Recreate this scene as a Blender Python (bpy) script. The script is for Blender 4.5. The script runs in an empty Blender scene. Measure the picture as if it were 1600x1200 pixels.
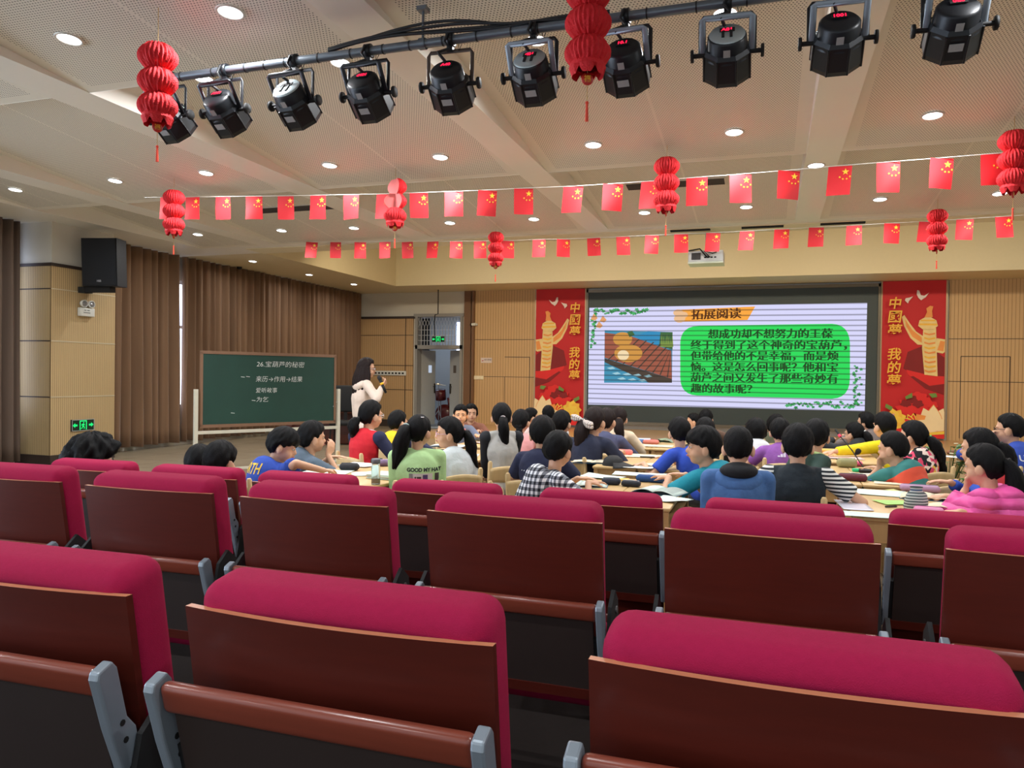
import bpy, bmesh, math, random
import numpy as np
from mathutils import Vector, Matrix

# ------------------------------------------------------------------ camera, world, exposure
scene = bpy.context.scene
COL = scene.collection
EYE = 1.4                      # eye height
FPX = 1200.0                   # focal length in pixels of the 1600-wide frame


def _n(v):
    v = np.array(v, float)
    return v / np.linalg.norm(v)


_Y = _n([400, 8, -1200])
_X = np.array([3584, -63, 1200.0])
_X = _n(_X - _Y * _X.dot(_Y))
_R = np.stack([_X, _Y, np.cross(_X, _Y)])      # camera -> world

cam_data = bpy.data.cameras.new('camera')
cam = bpy.data.objects.new('camera', cam_data)
COL.objects.link(cam)
cam_data.sensor_width = 36.0
cam_data.lens = 36.0 * FPX / 1600.0
cam_data.clip_start = 0.05
cam_data.clip_end = 100
cam.matrix_world = Matrix.Translation((0, 0, EYE)) @ Matrix([list(r) for r in _R]).to_4x4()
scene.camera = cam

scene.view_settings.view_transform = 'Standard'
scene.view_settings.look = 'None'
scene.view_settings.gamma = 1.0
scene.view_settings.use_curve_mapping = False
scene.view_settings.exposure = -0.08

world = bpy.data.worlds.new('world')
scene.world = world
world.use_nodes = True
world.node_tree.nodes['Background'].inputs[0].default_value = (0.88, 0.95, 1.0, 1)
world.node_tree.nodes['Background'].inputs[1].default_value = 1.05

CEIL = 3.545
STAGE_Y = 18.4
WALL_X = -10.57
RIGHT_X = 7.6


def area_light(name, loc, size, power, color, rot=(0, 0, 0), size_y=None, spread=180, shape=None):
    l = bpy.data.lights.new(name, 'AREA')
    l.energy = power
    l.color = color
    l.size = size
    l.shape = shape or ('RECTANGLE' if size_y else 'DISK')
    if size_y:
        l.size_y = size_y
    l.spread = math.radians(spread)
    o = bpy.data.objects.new(name, l)
    o.location = loc
    o.rotation_euler = rot
    COL.objects.link(o)
    return o


# warm stage lamps hidden in the ceiling recess over the front of the hall
for _x in (-7.0, -4.2, -1.4, 1.4, 4.2):
    area_light('stage_recess_lamp', (_x, 13.2, 4.35), 0.9, 60, (1.0, 0.84, 0.60), (math.radians(32), 0, 0), size_y=0.25, spread=150)


# ------------------------------------------------------------------ pixel helpers (measuring the photograph)
def _ray(u, v):
    return _R @ np.array([(u - 800) / FPX, (600 - v) / FPX, -1.0])


def at_z(u, v, z):
    d = _ray(u, v)
    return Vector(np.array([0, 0, EYE]) + d * ((z - EYE) / d[2]))


def at_y(u, v, y):
    d = _ray(u, v)
    return Vector(np.array([0, 0, EYE]) + d * (y / d[1]))


def at_x(u, v, x):
    d = _ray(u, v)
    return Vector(np.array([0, 0, EYE]) + d * (x / d[0]))


def at_d(u, v, t):
    return Vector(np.array([0, 0, EYE]) + _ray(u, v) * t)


# ------------------------------------------------------------------ materials
def lin(c):
    """sRGB 0..255 -> linear"""
    out = []
    for x in c:
        x = x / 255.0
        out.append(x / 12.92 if x <= 0.04045 else ((x + 0.055) / 1.055) ** 2.4)
    return tuple(out) + (1.0,)


_mats = {}


def M(name, rgb=(128, 128, 128), rough=0.6, metal=0.0, noise=0.0, nscale=20.0, bump=0.0, bscale=60.0, emit=None, estr=1.0,
      alpha=1.0, trans=0.0, coat=0.0, sheen=0.0, stretch=None, spec=None):
    """procedural principled material: colour with a touch of noise, optional bump"""
    if name in _mats:
        return _mats[name]
    m = bpy.data.materials.new(name)
    m.use_nodes = True
    nt = m.node_tree
    b = nt.nodes['Principled BSDF']
    c = lin(rgb)
    b.inputs['Base Color'].default_value = c
    b.inputs['Roughness'].default_value = rough
    b.inputs['Metallic'].default_value = metal
    if spec is not None:
        b.inputs['Specular IOR Level'].default_value = spec
    if coat:
        b.inputs['Coat Weight'].default_value = coat
        b.inputs['Coat Roughness'].default_value = 0.15
    if sheen:
        b.inputs['Sheen Weight'].default_value = sheen
    if trans:
        b.inputs['Transmission Weight'].default_value = trans
        b.inputs['IOR'].default_value = 1.35
    if alpha < 1:
        b.inputs['Alpha'].default_value = alpha
    if emit:
        b.inputs['Emission Color'].default_value = lin(emit)
        b.inputs['Emission Strength'].default_value = estr
    if noise or bump:
        tc = nt.nodes.new('ShaderNodeTexCoord')
        mp = nt.nodes.new('ShaderNodeMapping')
        nt.links.new(tc.outputs['Object'], mp.inputs[0])
        if stretch:
            mp.inputs['Scale'].default_value = stretch
    if noise:
        n = nt.nodes.new('ShaderNodeTexNoise')
        n.inputs['Scale'].default_value = nscale
        n.inputs['Detail'].default_value = 4
        nt.links.new(mp.outputs[0], n.inputs['Vector'])
        mx = nt.nodes.new('ShaderNodeMix')
        mx.data_type = 'RGBA'
        mx.inputs[6].default_value = tuple(x * (1 - noise) for x in c[:3]) + (1,)
        mx.inputs[7].default_value = tuple(min(1, x * (1 + noise)) for x in c[:3]) + (1,)
        nt.links.new(n.outputs['Fac'], mx.inputs[0])
        nt.links.new(mx.outputs[2], b.inputs['Base Color'])
    if bump:
        n2 = nt.nodes.new('ShaderNodeTexNoise')
        n2.inputs['Scale'].default_value = bscale
        n2.inputs['Detail'].default_value = 3
        nt.links.new(mp.outputs[0], n2.inputs['Vector'])
        bp = nt.nodes.new('ShaderNodeBump')
        bp.inputs['Strength'].default_value = bump
        bp.inputs['Distance'].default_value = 0.01
        nt.links.new(n2.outputs['Fac'], bp.inputs['Height'])
        nt.links.new(bp.outputs[0], b.inputs['Normal'])
    _mats[name] = m
    return m


class NT:
    """tiny wrapper for building math node chains"""

    def __init__(self, mat):
        self.t = mat.node_tree
        self.b = self.t.nodes['Principled BSDF']

    def math(self, op, a, b=None, c=None):
        n = self.t.nodes.new('ShaderNodeMath')
        n.operation = op
        for i, v in enumerate((a, b, c)):
            if v is None:
                continue
            if isinstance(v, (int, float)):
                n.inputs[i].default_value = v
            else:
                self.t.links.new(v, n.inputs[i])
        return n.outputs[0]

    def pos(self):
        n = self.t.nodes.new('ShaderNodeTexCoord')
        s = self.t.nodes.new('ShaderNodeSeparateXYZ')
        self.t.links.new(n.outputs['Object'], s.inputs[0])
        return n.outputs['Object'], s.outputs

    def mix(self, f, a, b):
        n = self.t.nodes.new('ShaderNodeMix')
        n.data_type = 'RGBA'
        if isinstance(f, (int, float)):
            n.inputs[0].default_value = f
        else:
            self.t.links.new(f, n.inputs[0])
        for i, v in ((6, a), (7, b)):
            if isinstance(v, tuple):
                n.inputs[i].default_value = v
            else:
                self.t.links.new(v, n.inputs[i])
        return n.outputs[2]

    def noise(self, vec, scale, detail=3):
        n = self.t.nodes.new('ShaderNodeTexNoise')
        n.inputs['Scale'].default_value = scale
        n.inputs['Detail'].default_value = detail
        self.t.links.new(vec, n.inputs['Vector'])
        return n.outputs['Fac']

    def mapping(self, vec, scale):
        n = self.t.nodes.new('ShaderNodeMapping')
        n.inputs['Scale'].default_value = scale
        self.t.links.new(vec, n.inputs[0])
        return n.outputs[0]

    def color(self, out, which='Base Color'):
        self.t.links.new(out, self.b.inputs[which])

    def bump(self, h, s=0.5, d=0.01):
        n = self.t.nodes.new('ShaderNodeBump')
        n.inputs['Strength'].default_value = s
        n.inputs['Distance'].default_value = d
        self.t.links.new(h, n.inputs['Height'])
        self.t.links.new(n.outputs[0], self.b.inputs['Normal'])


def grooved_wood(name, axis, pitch, rgb, dark, width=0.16):
    """ribbed acoustic wood: thin dark grooves every pitch metres along an axis, light grain"""
    m = M(name, rgb, rough=0.55)
    n = NT(m)
    vec, s = n.pos()
    f = n.math('FRACT', n.math('DIVIDE', s['XYZ'.index(axis)], pitch))
    g = n.math('LESS_THAN', f, width)
    gr = n.noise(n.mapping(vec, (25, 25, 1.2)), 3.0)
    base = n.mix(gr, tuple(x * .88 for x in lin(rgb)[:3]) + (1,), tuple(min(1, x * 1.1) for x in lin(rgb)[:3]) + (1,))
    n.color(n.mix(g, base, lin(dark)))
    n.bump(n.math('SUBTRACT', 1.0, g), 0.4, 0.006)
    return m


# ------------------------------------------------------------------ mesh builder
class MB:
    """collects shapes and links them as ONE mesh object"""

    def __init__(self):
        self.v = []
        self.f = []
        self.sm = []
        self.mi = []

    def _add(self, vs, fs, smooth=False, mi=0):
        o = len(self.v)
        self.v.extend([tuple(p) for p in vs])
        for f in fs:
            self.f.append([i + o for i in f])
            self.sm.append(smooth)
            self.mi.append(mi)
        return self

    def box(self, c, s, rot=None, mi=0):
        c = Vector(c)
        vs = []
        for x in (-.5, .5):
            for y in (-.5, .5):
                for z in (-.5, .5):
                    p = Vector((x * s[0], y * s[1], z * s[2]))
                    if rot is not None:
                        p = rot @ p
                    vs.append(c + p)
        return self._add(vs, [(0, 1, 3, 2), (4, 6, 7, 5), (0, 4, 5, 1), (2, 3, 7, 6), (0, 2, 6, 4), (1, 5, 7, 3)], mi=mi)

    def box2(self, a, b, mi=0):
        return self.box([(a[i] + b[i]) / 2 for i in range(3)], [abs(b[i] - a[i]) for i in range(3)], mi=mi)

    def rbox(self, c, s, r, rot=None, seg=3, mi=0):
        """box with rounded edges"""
        bm = bmesh.new()
        bmesh.ops.create_cube(bm, size=1.0)
        bmesh.ops.scale(bm, vec=s, verts=bm.verts)
        bmesh.ops.bevel(bm, geom=list(bm.edges), offset=min(r, min(s) * .49), segments=seg, profile=0.5, affect='EDGES')
        bm.verts.index_update()
        vs = [(rot @ v.co if rot is not None else v.co) + Vector(c) for v in bm.verts]
        fs = [[v.index for v in f.verts] for f in bm.faces]
        bm.free()
        return self._add(vs, fs, True, mi)

    def quad(self, a, b, c, d, mi=0):
        return self._add([a, b, c, d], [(0, 1, 2, 3)], mi=mi)

    def poly(self, pts, mi=0):
        return self._add(pts, [tuple(range(len(pts)))], mi=mi)

    def cyl(self, a, b, r, r2=None, n=16, caps=True, smooth=True, mi=0):
        return self.tube([a, b], [r, r if r2 is None else r2], n, caps, smooth, mi)

    def tube(self, path, r, n=10, caps=True, smooth=True, mi=0, flat=1.0):
        path = [Vector(p) for p in path]
        k = len(path)
        rs = [r] * k if isinstance(r, (int, float)) else r
        vs = []
        up = None
        for i in range(k):
            t = (path[min(i + 1, k - 1)] - path[max(i - 1, 0)])
            t = t.normalized() if t.length > 1e-9 else Vector((0, 0, 1))
            if up is None:
                up = Vector((0, 0, 1)) if abs(t.z) < .9 else Vector((0, 1, 0))
            s = t.cross(up)
            s = s.normalized() if s.length > 1e-6 else t.orthogonal().normalized()
            up = s.cross(t).normalized()
            for j in range(n):
                a = 2 * math.pi * j / n
                vs.append(path[i] + s * (math.cos(a) * rs[i]) + up * (math.sin(a) * rs[i] * flat))
        fs = []
        for i in range(k - 1):
            for j in range(n):
                fs.append((i * n + j, i * n + (j + 1) % n, (i + 1) * n + (j + 1) % n, (i + 1) * n + j))
        self._add(vs, fs, smooth, mi)
        if caps:
            self._add(vs[:n], [tuple(reversed(range(n)))], False, mi)
            self._add(vs[-n:], [tuple(range(n))], False, mi)
        return self

    def lathe(self, prof, c=(0, 0, 0), n=24, rot=None, smooth=True, mi=0):
        """prof: (r, z) list, turned about z"""
        vs = []
        c = Vector(c)
        for (r, z) in prof:
            for j in range(n):
                a = 2 * math.pi * j / n
                p = Vector((r * math.cos(a), r * math.sin(a), z))
                vs.append((rot @ p if rot is not None else p) + c)
        fs = []
        for i in range(len(prof) - 1):
            for j in range(n):
                fs.append((i * n + j, i * n + (j + 1) % n, (i + 1) * n + (j + 1) % n, (i + 1) * n + j))
        return self._add(vs, fs, smooth, mi)

    def ball(self, c, r, rot=None, nu=14, nv=9, mi=0):
        if isinstance(r, (int, float)):
            r = (r, r, r)
        c = Vector(c)
        vs = []
        fs = []
        top = Vector((0, 0, r[2]))
        vs.append(c + (rot @ top if rot is not None else top))
        for i in range(1, nv):
            th = math.pi * i / nv
            for j in range(nu):
                a = 2 * math.pi * j / nu
                p = Vector((r[0] * math.sin(th) * math.cos(a), r[1] * math.sin(th) * math.sin(a), r[2] * math.cos(th)))
                vs.append(c + (rot @ p if rot is not None else p))
        vs.append(c - (rot @ top if rot is not None else top))
        for j in range(nu):
            fs.append((0, 1 + j, 1 + (j + 1) % nu))
        for i in range(nv - 2):
            for j in range(nu):
                a = 1 + i * nu
                fs.append((a + j, a + nu + j, a + nu + (j + 1) % nu, a + (j + 1) % nu))
        e = len(vs) - 1
        a = 1 + (nv - 2) * nu
        for j in range(nu):
            fs.append((e, a + (j + 1) % nu, a + j))
        return self._add(vs, fs, True, mi)

    def cap(self, a, b, r1, r2, n=12, flat_end=False, flat_start=False):
        """tapered capsule"""
        a = Vector(a)
        b = Vector(b)
        d = b - a
        L = d.length
        if L < 1e-6:
            return self.ball(a, max(r1, r2))
        d = d / L
        path, rs = [], []
        if not flat_start:
            for k in range(4):
                t = math.pi / 2 * (1 - k / 4)
                path.append(a - d * (r1 * math.sin(t)))
                rs.append(max(1e-4, r1 * math.cos(t)))
        path.append(a)
        rs.append(r1)
        path.append(b)
        rs.append(r2)
        if not flat_end:
            for k in range(1, 5):
                t = math.pi / 2 * k / 4
                path.append(b + d * (r2 * math.sin(t)))
                rs.append(max(1e-4, r2 * math.cos(t)))
        return self.tube(path, rs, n, True, True)

    def prism(self, pts, o, ux, uy, depth, mi=0):
        """flat outline (2-d points) extruded: o origin, ux/uy axes, depth vector"""
        o, ux, uy, depth = Vector(o), Vector(ux), Vector(uy), Vector(depth)
        n = len(pts)
        a = [o + ux * p[0] + uy * p[1] for p in pts]
        b = [p + depth for p in a]
        fs = [tuple(range(n)), tuple(reversed(range(n, 2 * n)))]
        for i in range(n):
            fs.append((i, i + n, (i + 1) % n + n, (i + 1) % n))
        return self._add(a + b, fs, False, mi)

    def grid(self, fn, nu, nv, smooth=True, mi=0, close=False):
        vs = [fn(i / (nu - 1), j / (nv - 1)) for i in range(nu) for j in range(nv)]
        fs = [(i * nv + j, (i + 1) * nv + j, (i + 1) * nv + j + 1, i * nv + j + 1) for i in range(nu - 1) for j in range(nv - 1)]
        return self._add(vs, fs, smooth, mi)

    def mesh(self, name, mats):
        me = bpy.data.meshes.new(name)
        me.from_pydata(self.v, [], self.f)
        me.polygons.foreach_set('use_smooth', self.sm)
        me.polygons.foreach_set('material_index', self.mi)
        for m in (mats if isinstance(mats, (list, tuple)) else [mats]):
            me.materials.append(m)
        me.update()
        return me

    def build(self, name, mats, parent=None, fix=True):
        me = self.mesh(name, mats)
        if fix:
            bm = bmesh.new()
            bm.from_mesh(me)
            bmesh.ops.recalc_face_normals(bm, faces=bm.faces)
            bm.to_mesh(me)
            bm.free()
        o = bpy.data.objects.new(name, me)
        COL.objects.link(o)
        if parent:
            o.parent = parent
        return o


def tag(o, label=None, cat=None, group=None, kind=None):
    if label:
        o['label'] = label
    if cat:
        o['category'] = cat
    if group:
        o['group'] = group
    if kind:
        o['kind'] = kind
    return o


def thing(name, label, cat, loc=(0, 0, 0), rz=0.0, group=None):
    o = bpy.data.objects.new(name, None)
    o.empty_display_size = 0.1
    COL.objects.link(o)
    o.location = loc
    o.rotation_euler = (0, 0, rz)
    return tag(o, label, cat, group)


def struct(name, mb, mats, parent=None):
    o = mb.build(name, mats, parent)
    if not parent:
        o['kind'] = 'structure'
    return o


def dup(root, loc=None, rz=None, label=None, group=None):
    r = root.copy()
    COL.objects.link(r)
    if loc is not None:
        r.location = loc
    if rz is not None:
        r.rotation_euler = (0, 0, rz)
    if label:
        r['label'] = label
    if group:
        r['group'] = group
    for ch in list(root.children):
        c = ch.copy()
        COL.objects.link(c)
        c.parent = r
        for g in list(ch.children):
            d = g.copy()
            COL.objects.link(d)
            d.parent = c
    return r


def modded(o, mods):
    """apply modifiers given as (type, {settings}) and keep the result as plain mesh"""
    for t, kw in mods:
        m = o.modifiers.new(t, t)
        for k, v in kw.items():
            setattr(m, k, v)
    dg = bpy.context.evaluated_depsgraph_get()
    me = bpy.data.meshes.new_from_object(o.evaluated_get(dg))
    me.name = o.name
    old = o.data
    o.modifiers.clear()
    o.data = me
    bpy.data.meshes.remove(old)
    return o


def text_obj(name, body, size, mat, parent=None, loc=(0, 0, 0), rot=(0, 0, 0), extrude=0.002, align='CENTER', line=1.0, bold=0.0, shear=0.0,
             xs=1.0, matrix=None):
    c = bpy.data.curves.new(name, 'FONT')
    c.body = body
    c.size = size
    c.extrude = extrude
    c.align_x = align
    c.align_y = 'CENTER'
    c.space_line = line
    c.offset = bold
    c.shear = shear
    t = bpy.data.objects.new(name, c)
    COL.objects.link(t)
    dg = bpy.context.evaluated_depsgraph_get()
    me = bpy.data.meshes.new_from_object(t.evaluated_get(dg))
    bpy.data.objects.remove(t)
    bpy.data.curves.remove(c)
    me.name = name
    me.materials.clear()
    me.materials.append(mat)
    o = bpy.data.objects.new(name, me)
    COL.objects.link(o)
    if parent:
        o.parent = parent
    if matrix is not None:
        o.matrix_local = matrix
    else:
        o.location = loc
        o.rotation_euler = rot
        o.scale = (xs, 1, 1)
    return o


PI = math.pi
rnd = random.Random(7)

# ================================================================== SETTING
m_plaster = M('white_paint', (206, 202, 190), rough=0.45, noise=0.03, nscale=2)
m_ceil = M('ceiling_paint', (232, 228, 218), rough=0.42, noise=0.03, nscale=1.5)
m_floor = M('glossy_floor', (142, 116, 78), rough=0.22, noise=0.12, nscale=3, spec=0.4)
n_ = NT(m_floor)
_v, _s = n_.pos()
_jx = n_.math('LESS_THAN', n_.math('FRACT', n_.math('DIVIDE', _s[0], 0.8)), 0.008)
_jy = n_.math('LESS_THAN', n_.math('FRACT', n_.math('DIVIDE', _s[1], 0.8)), 0.008)
_ns = n_.noise(_v, 1.6, 5)
n_.color(n_.mix(n_.math('MAXIMUM', _jx, _jy), n_.mix(_ns, lin((146, 132, 110)), lin((172, 158, 134))), lin((108, 98, 82))))
m_stage_floor = M('stage_boards', (192, 156, 112), rough=0.25, noise=0.1, nscale=4, stretch=(1, 12, 1))
m_dark_trim = M('dark_brown_trim', (58, 46, 40), rough=0.5, noise=0.05)
m_dark = M('dark_gap', (18, 16, 15), rough=0.8, noise=0.05)
m_wood_col = grooved_wood('ribbed_light_wood', 'Y', 0.034, (196, 168, 122), (120, 96, 62))
m_wood_colx = grooved_wood('ribbed_light_wood_side', 'X', 0.034, (188, 162, 118), (118, 96, 64))
m_wood_wall = grooved_wood('ribbed_wall_wood', 'X', 0.07, (204, 168, 120), (160, 124, 80))
m_wood_left = grooved_wood('ribbed_wall_wood_left', 'X', 0.06, (190, 154, 108), (150, 116, 76))
m_brown_post = M('brown_post', (118, 84, 56), rough=0.5, noise=0.08)

# perforated acoustic panel: staggered dark holes
m_perf = M('perforated_panel', (222, 216, 202), rough=0.5)
n_ = NT(m_perf)
_v, _s = n_.pos()
P = 0.0225
_row = n_.math('FLOOR', n_.math('DIVIDE', _s[1], P))
_off = n_.math('MULTIPLY', n_.math('MODULO', n_.math('ABSOLUTE', _row), 2.0), 0.5)
_fx = n_.math('SUBTRACT', n_.math('FRACT', n_.math('ADD', n_.math('DIVIDE', _s[0], P), _off)), 0.5)
_fy = n_.math('SUBTRACT', n_.math('FRACT', n_.math('DIVIDE', _s[1], P)), 0.5)
_d2 = n_.math('ADD', n_.math('MULTIPLY', _fx, _fx), n_.math('MULTIPLY', _fy, _fy))
n_.color(n_.mix(n_.math('LESS_THAN', _d2, 0.052), lin((222, 216, 202)), lin((84, 80, 74))))

# ---- floor
struct('floor', MB().box2((WALL_X, -4, -0.1), (RIGHT_X, STAGE_Y, 0.0)), m_floor)
m_carpet = M('dark_carpet', (34, 28, 26), rough=.95, noise=.2, nscale=60, spec=.1)
struct('trim_14', MB().box2((-6.0, 2.78, 0.0), (4.5, 3.75, 0.006)), m_carpet)
struct('trim_1', MB().box2((-6.0, -4, 0.0), (4.5, 1.72, 0.154)).box2((-6.0, 1.72, 0.0), (4.5, 2.78, 0.127)), m_carpet)   # seating risers
struct('trim_2', MB().box2((-7.15, 15.3, 0.0), (RIGHT_X, STAGE_Y, 0.15)), m_stage_floor)                                    # low stage

# ---- ceiling: flat beams, tilted perforated panels between them, recess over the front
XB = [(-9.45, -8.23), (-7.88, -5.42), (-5.03, -2.56), (-2.24, 0.31), (0.62, 3.15), (3.46, 6.0), (6.3, RIGHT_X)]
YB = [(-4.0, -1.77), (-1.77, 1.43), (1.43, 4.63), (4.63, 7.83), (7.83, 11.05)]
RX0, RY0, RY1, RTOP = -8.68, 11.75, 16.94, 4.6
m_margin = M('panel_margin', (222, 216, 202), rough=.5, noise=.03)
cb = MB()
ex = [WALL_X] + [x for p in XB for x in p] + [RIGHT_X]
for i in range(0, len(ex), 2):
    if ex[i + 1] - ex[i] > 0.02:
        cb.box2((ex[i], -4, CEIL), (ex[i + 1], YB[-1][1], CEIL + 0.45))
DZ = 0.30
for (x0, x1) in XB:
    xm = (x0 + x1) / 2
    for (y0, y1) in YB:
        def zz(y):
            return CEIL + DZ * (1 - (y - y0) / (y1 - y0)) + 0.002
        g, mg = 0.012, 0.11
        my = 0.14
        # plain margins
        for (a, b, c, d) in ((x0, x0 + mg, y0, y1), (x1 - mg, x1, y0, y1), (x0 + mg, x1 - mg, y0, y0 + my), (x0 + mg, x1 - mg, y1 - my * .6, y1),
                             (xm - .012, xm + .012, y0 + my, y1 - my * .6)):
            cb.quad((a, c, zz(c)), (b, c, zz(c)), (b, d, zz(d)), (a, d, zz(d)), mi=2)
        # holes, two halves with a cross band
        yc = y0 + 0.16 * (y1 - y0) if y0 > 4 else y0 + my
        for (a, b) in ((x0 + mg, xm - .012), (xm + .012, x1 - mg)):
            cb.quad((a, y0 + my, zz(y0 + my)), (b, y0 + my, zz(y0 + my)), (b, y1 - my * .6, zz(y1 - my * .6)), (a, y1 - my * .6, zz(y1 - my * .6)), mi=1)
        # riser of the step to the next panel
        cb.quad((x0, y0, CEIL), (x1, y0, CEIL), (x1, y0, CEIL + DZ + .002), (x0, y0, CEIL + DZ + .002))
cb.box2((WALL_X, YB[-1][1], CEIL), (RIGHT_X, RY0, CEIL + 0.45))
cb.box2((WALL_X, RY0, CEIL), (RX0, STAGE_Y, CEIL + 0.45), mi=3)
cb.box2((RX0, RY1, CEIL), (RIGHT_X, STAGE_Y, CEIL + 1.1), mi=3)
cb.box2((WALL_X, RY0, RTOP), (RIGHT_X, STAGE_Y, RTOP + .05))
cb.box2((RX0 - .1, RY0, CEIL + .4), (RX0, RY1, RTOP), mi=3)
cb.box2((RX0, RY0 - .1, CEIL + .4), (RIGHT_X, RY0, RTOP))
cb.box2((WALL_X, -4, CEIL + .45), (RIGHT_X, RY0, CEIL + .5))
struct('ceiling', cb, [m_ceil, m_perf, m_margin, M('beige_soffit', (208, 194, 158), rough=.5, noise=.03)])
lip = MB().box2((RX0, RY0 - 0.5, CEIL - 0.012), (RIGHT_X, RY0, CEIL + .001))
struct('trim_3', lip, M('pale_lip', (226, 214, 182), rough=0.5, noise=0.02))

# ---- left wall, windows, all but the first behind curtains
wl = MB()
WIN = [(-3.6, 2.9), (5.6, 8.3), (10.4, 13.2), (14.4, 17.4)]
ys = -4.0
for (a, b) in WIN:
    wl.box2((WALL_X - .2, ys, 0), (WALL_X, a, CEIL))
    wl.box2((WALL_X - .2, a, 0), (WALL_X, b, 0.7))
    wl.box2((WALL_X - .2, a, 3.1), (WALL_X, b, CEIL))
    ys = b
wl.box2((WALL_X - .2, ys, 0), (WALL_X, STAGE_Y, CEIL))
struct('wall_left', wl, m_plaster)
m_glass = M('daylit_window_glass', (200, 215, 235), rough=0.1, emit=(205, 220, 255), estr=5.0, noise=0.02)
m_glass_open = M('brightened_window_glass', (200, 215, 235), rough=0.1, emit=(214, 232, 255), estr=14.0, noise=0.02)  # unseen first window, widened and its glow raised to brighten the ceiling
m_alu = M('white_aluminium', (200, 202, 204), rough=0.35, metal=0.2, noise=0.03)
for i, (a, b) in enumerate(WIN):
    w = MB()
    for y in (a, (a + b) / 2 - .03, b - .06):
        w.box2((WALL_X - .12, y, .7), (WALL_X - .05, y + .06, 3.1))
    for z in (.7, 2.2, 3.04):
        w.box2((WALL_X - .12, a, z), (WALL_X - .05, b, z + .06))
    fr = struct('window_%d' % (i + 1), w, m_alu)
    MB().box2((WALL_X - .1, a, .7), (WALL_X - .09, b, 3.1)).build('pane', m_glass_open if i == 0 else m_glass, fr)
struct('wall_right', MB().box2((RIGHT_X, -4, 0), (RIGHT_X + .2, STAGE_Y, CEIL)), m_plaster)

# ---- column on the left wall
CX, CY0, CY1 = -9.89, 8.47, 9.62
struct('wall_column', MB().box2((WALL_X, CY0 + .02, 0), (CX - .02, CY1 - .02, CEIL)), m_plaster)
w = MB().box2((CX - .02, CY0, .14), (CX, CY1, 2.9))
struct('trim_4', w, m_wood_col)
w = MB().box2((WALL_X, CY0, .14), (CX - .02, CY0 + .02, 2.9))
struct('trim_5', w, m_wood_colx)
w = MB().box2((WALL_X, CY0 - .015, 2.9), (CX + .015, CY1 + .01, 2.945)).box2((WALL_X, CY0 - .012, 0), (CX + .012, CY1, .14))
struct('trim_6', w, m_dark_trim)
w = MB()
for z in (2.57, 1.81, 0.99):
    w.box2((CX - .004, CY0, z - .008), (CX + .004, CY1, z + .008))
struct('trim_7', w, M('pale_metal_strip', (214, 200, 170), rough=0.35, metal=0.3, noise=0.03))
w = MB()
for z in (2.57, 1.81, 0.99):
    w.box2((WALL_X, CY0 - .004, z - .008), (CX - .02, CY0, z + .008))
struct('trim_8', w, m_dark_trim)

# ---- front wall
DX0, DX1, DH, TH = -8.82, -7.48, 2.06, 2.96
Y = STAGE_Y
w = MB()
w.box2((WALL_X, Y, 0), (DX0, Y + .25, CEIL)).box2((DX0, Y, TH), (DX1, Y + .25, CEIL)).box2((DX1, Y, 0), (RIGHT_X, Y + .25, CEIL))
struct('wall_front', w, m_plaster)


def panel(name, x0, x1, z0, z1, mat, y=Y - .04):
    return struct(name, MB().box2((x0, y, z0), (x1, Y, z1)), mat)


panel('trim_9', -10.5, DX0 - .06, .18, 2.86, m_wood_left)
panel('trim_10', -7.16, -5.52, .15, CEIL, m_wood_wall)
panel('trim_11', 3.62, RIGHT_X, .15, CEIL, m_wood_wall)
w = MB().box2((-10.5, Y - .06, 2.86), (DX0 - .02, Y, 2.92)).box2((-10.5, Y - .05, 0), (DX0 - .06, Y, .18))
w.box2((-9.1, Y - .05, .18), (-9.085, Y, 2.86))
for z in (2.42, 1.62, .98):
    w.box2((-10.5, Y - .044, z - .008), (DX0 - .06, Y, z + .008))
for z in (1.36, 2.3):
    w.box2((-7.16, Y - .044, z - .006), (-5.52, Y, z + .006))
# flush service door outlines in the ribbed wood
for (a, b, zt) in ((-6.32, -5.66, 1.86), (3.85, 4.75, 1.93)):
    w.box2((a, Y - .044, zt - .008), (b, Y, zt + .008)).box2((b - .008, Y - .044, .2), (b + .008, Y, zt))
    w.box2((a - .006, Y - .044, .2), (a + .006, Y, 1.36 if a < 0 else zt))
for z in (1.4, 2.3):
    w.box2((3.62, Y - .044, z - .006), (RIGHT_X, Y, z + .006))
struct('trim_12', w, m_dark_trim)
struct('trim_13', MB().box2((-7.42, Y - .09, 0), (-7.24, Y, CEIL)).box2((-7.2, Y - .12, .15), (-7.14, Y, CEIL)), m_brown_post)

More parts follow.
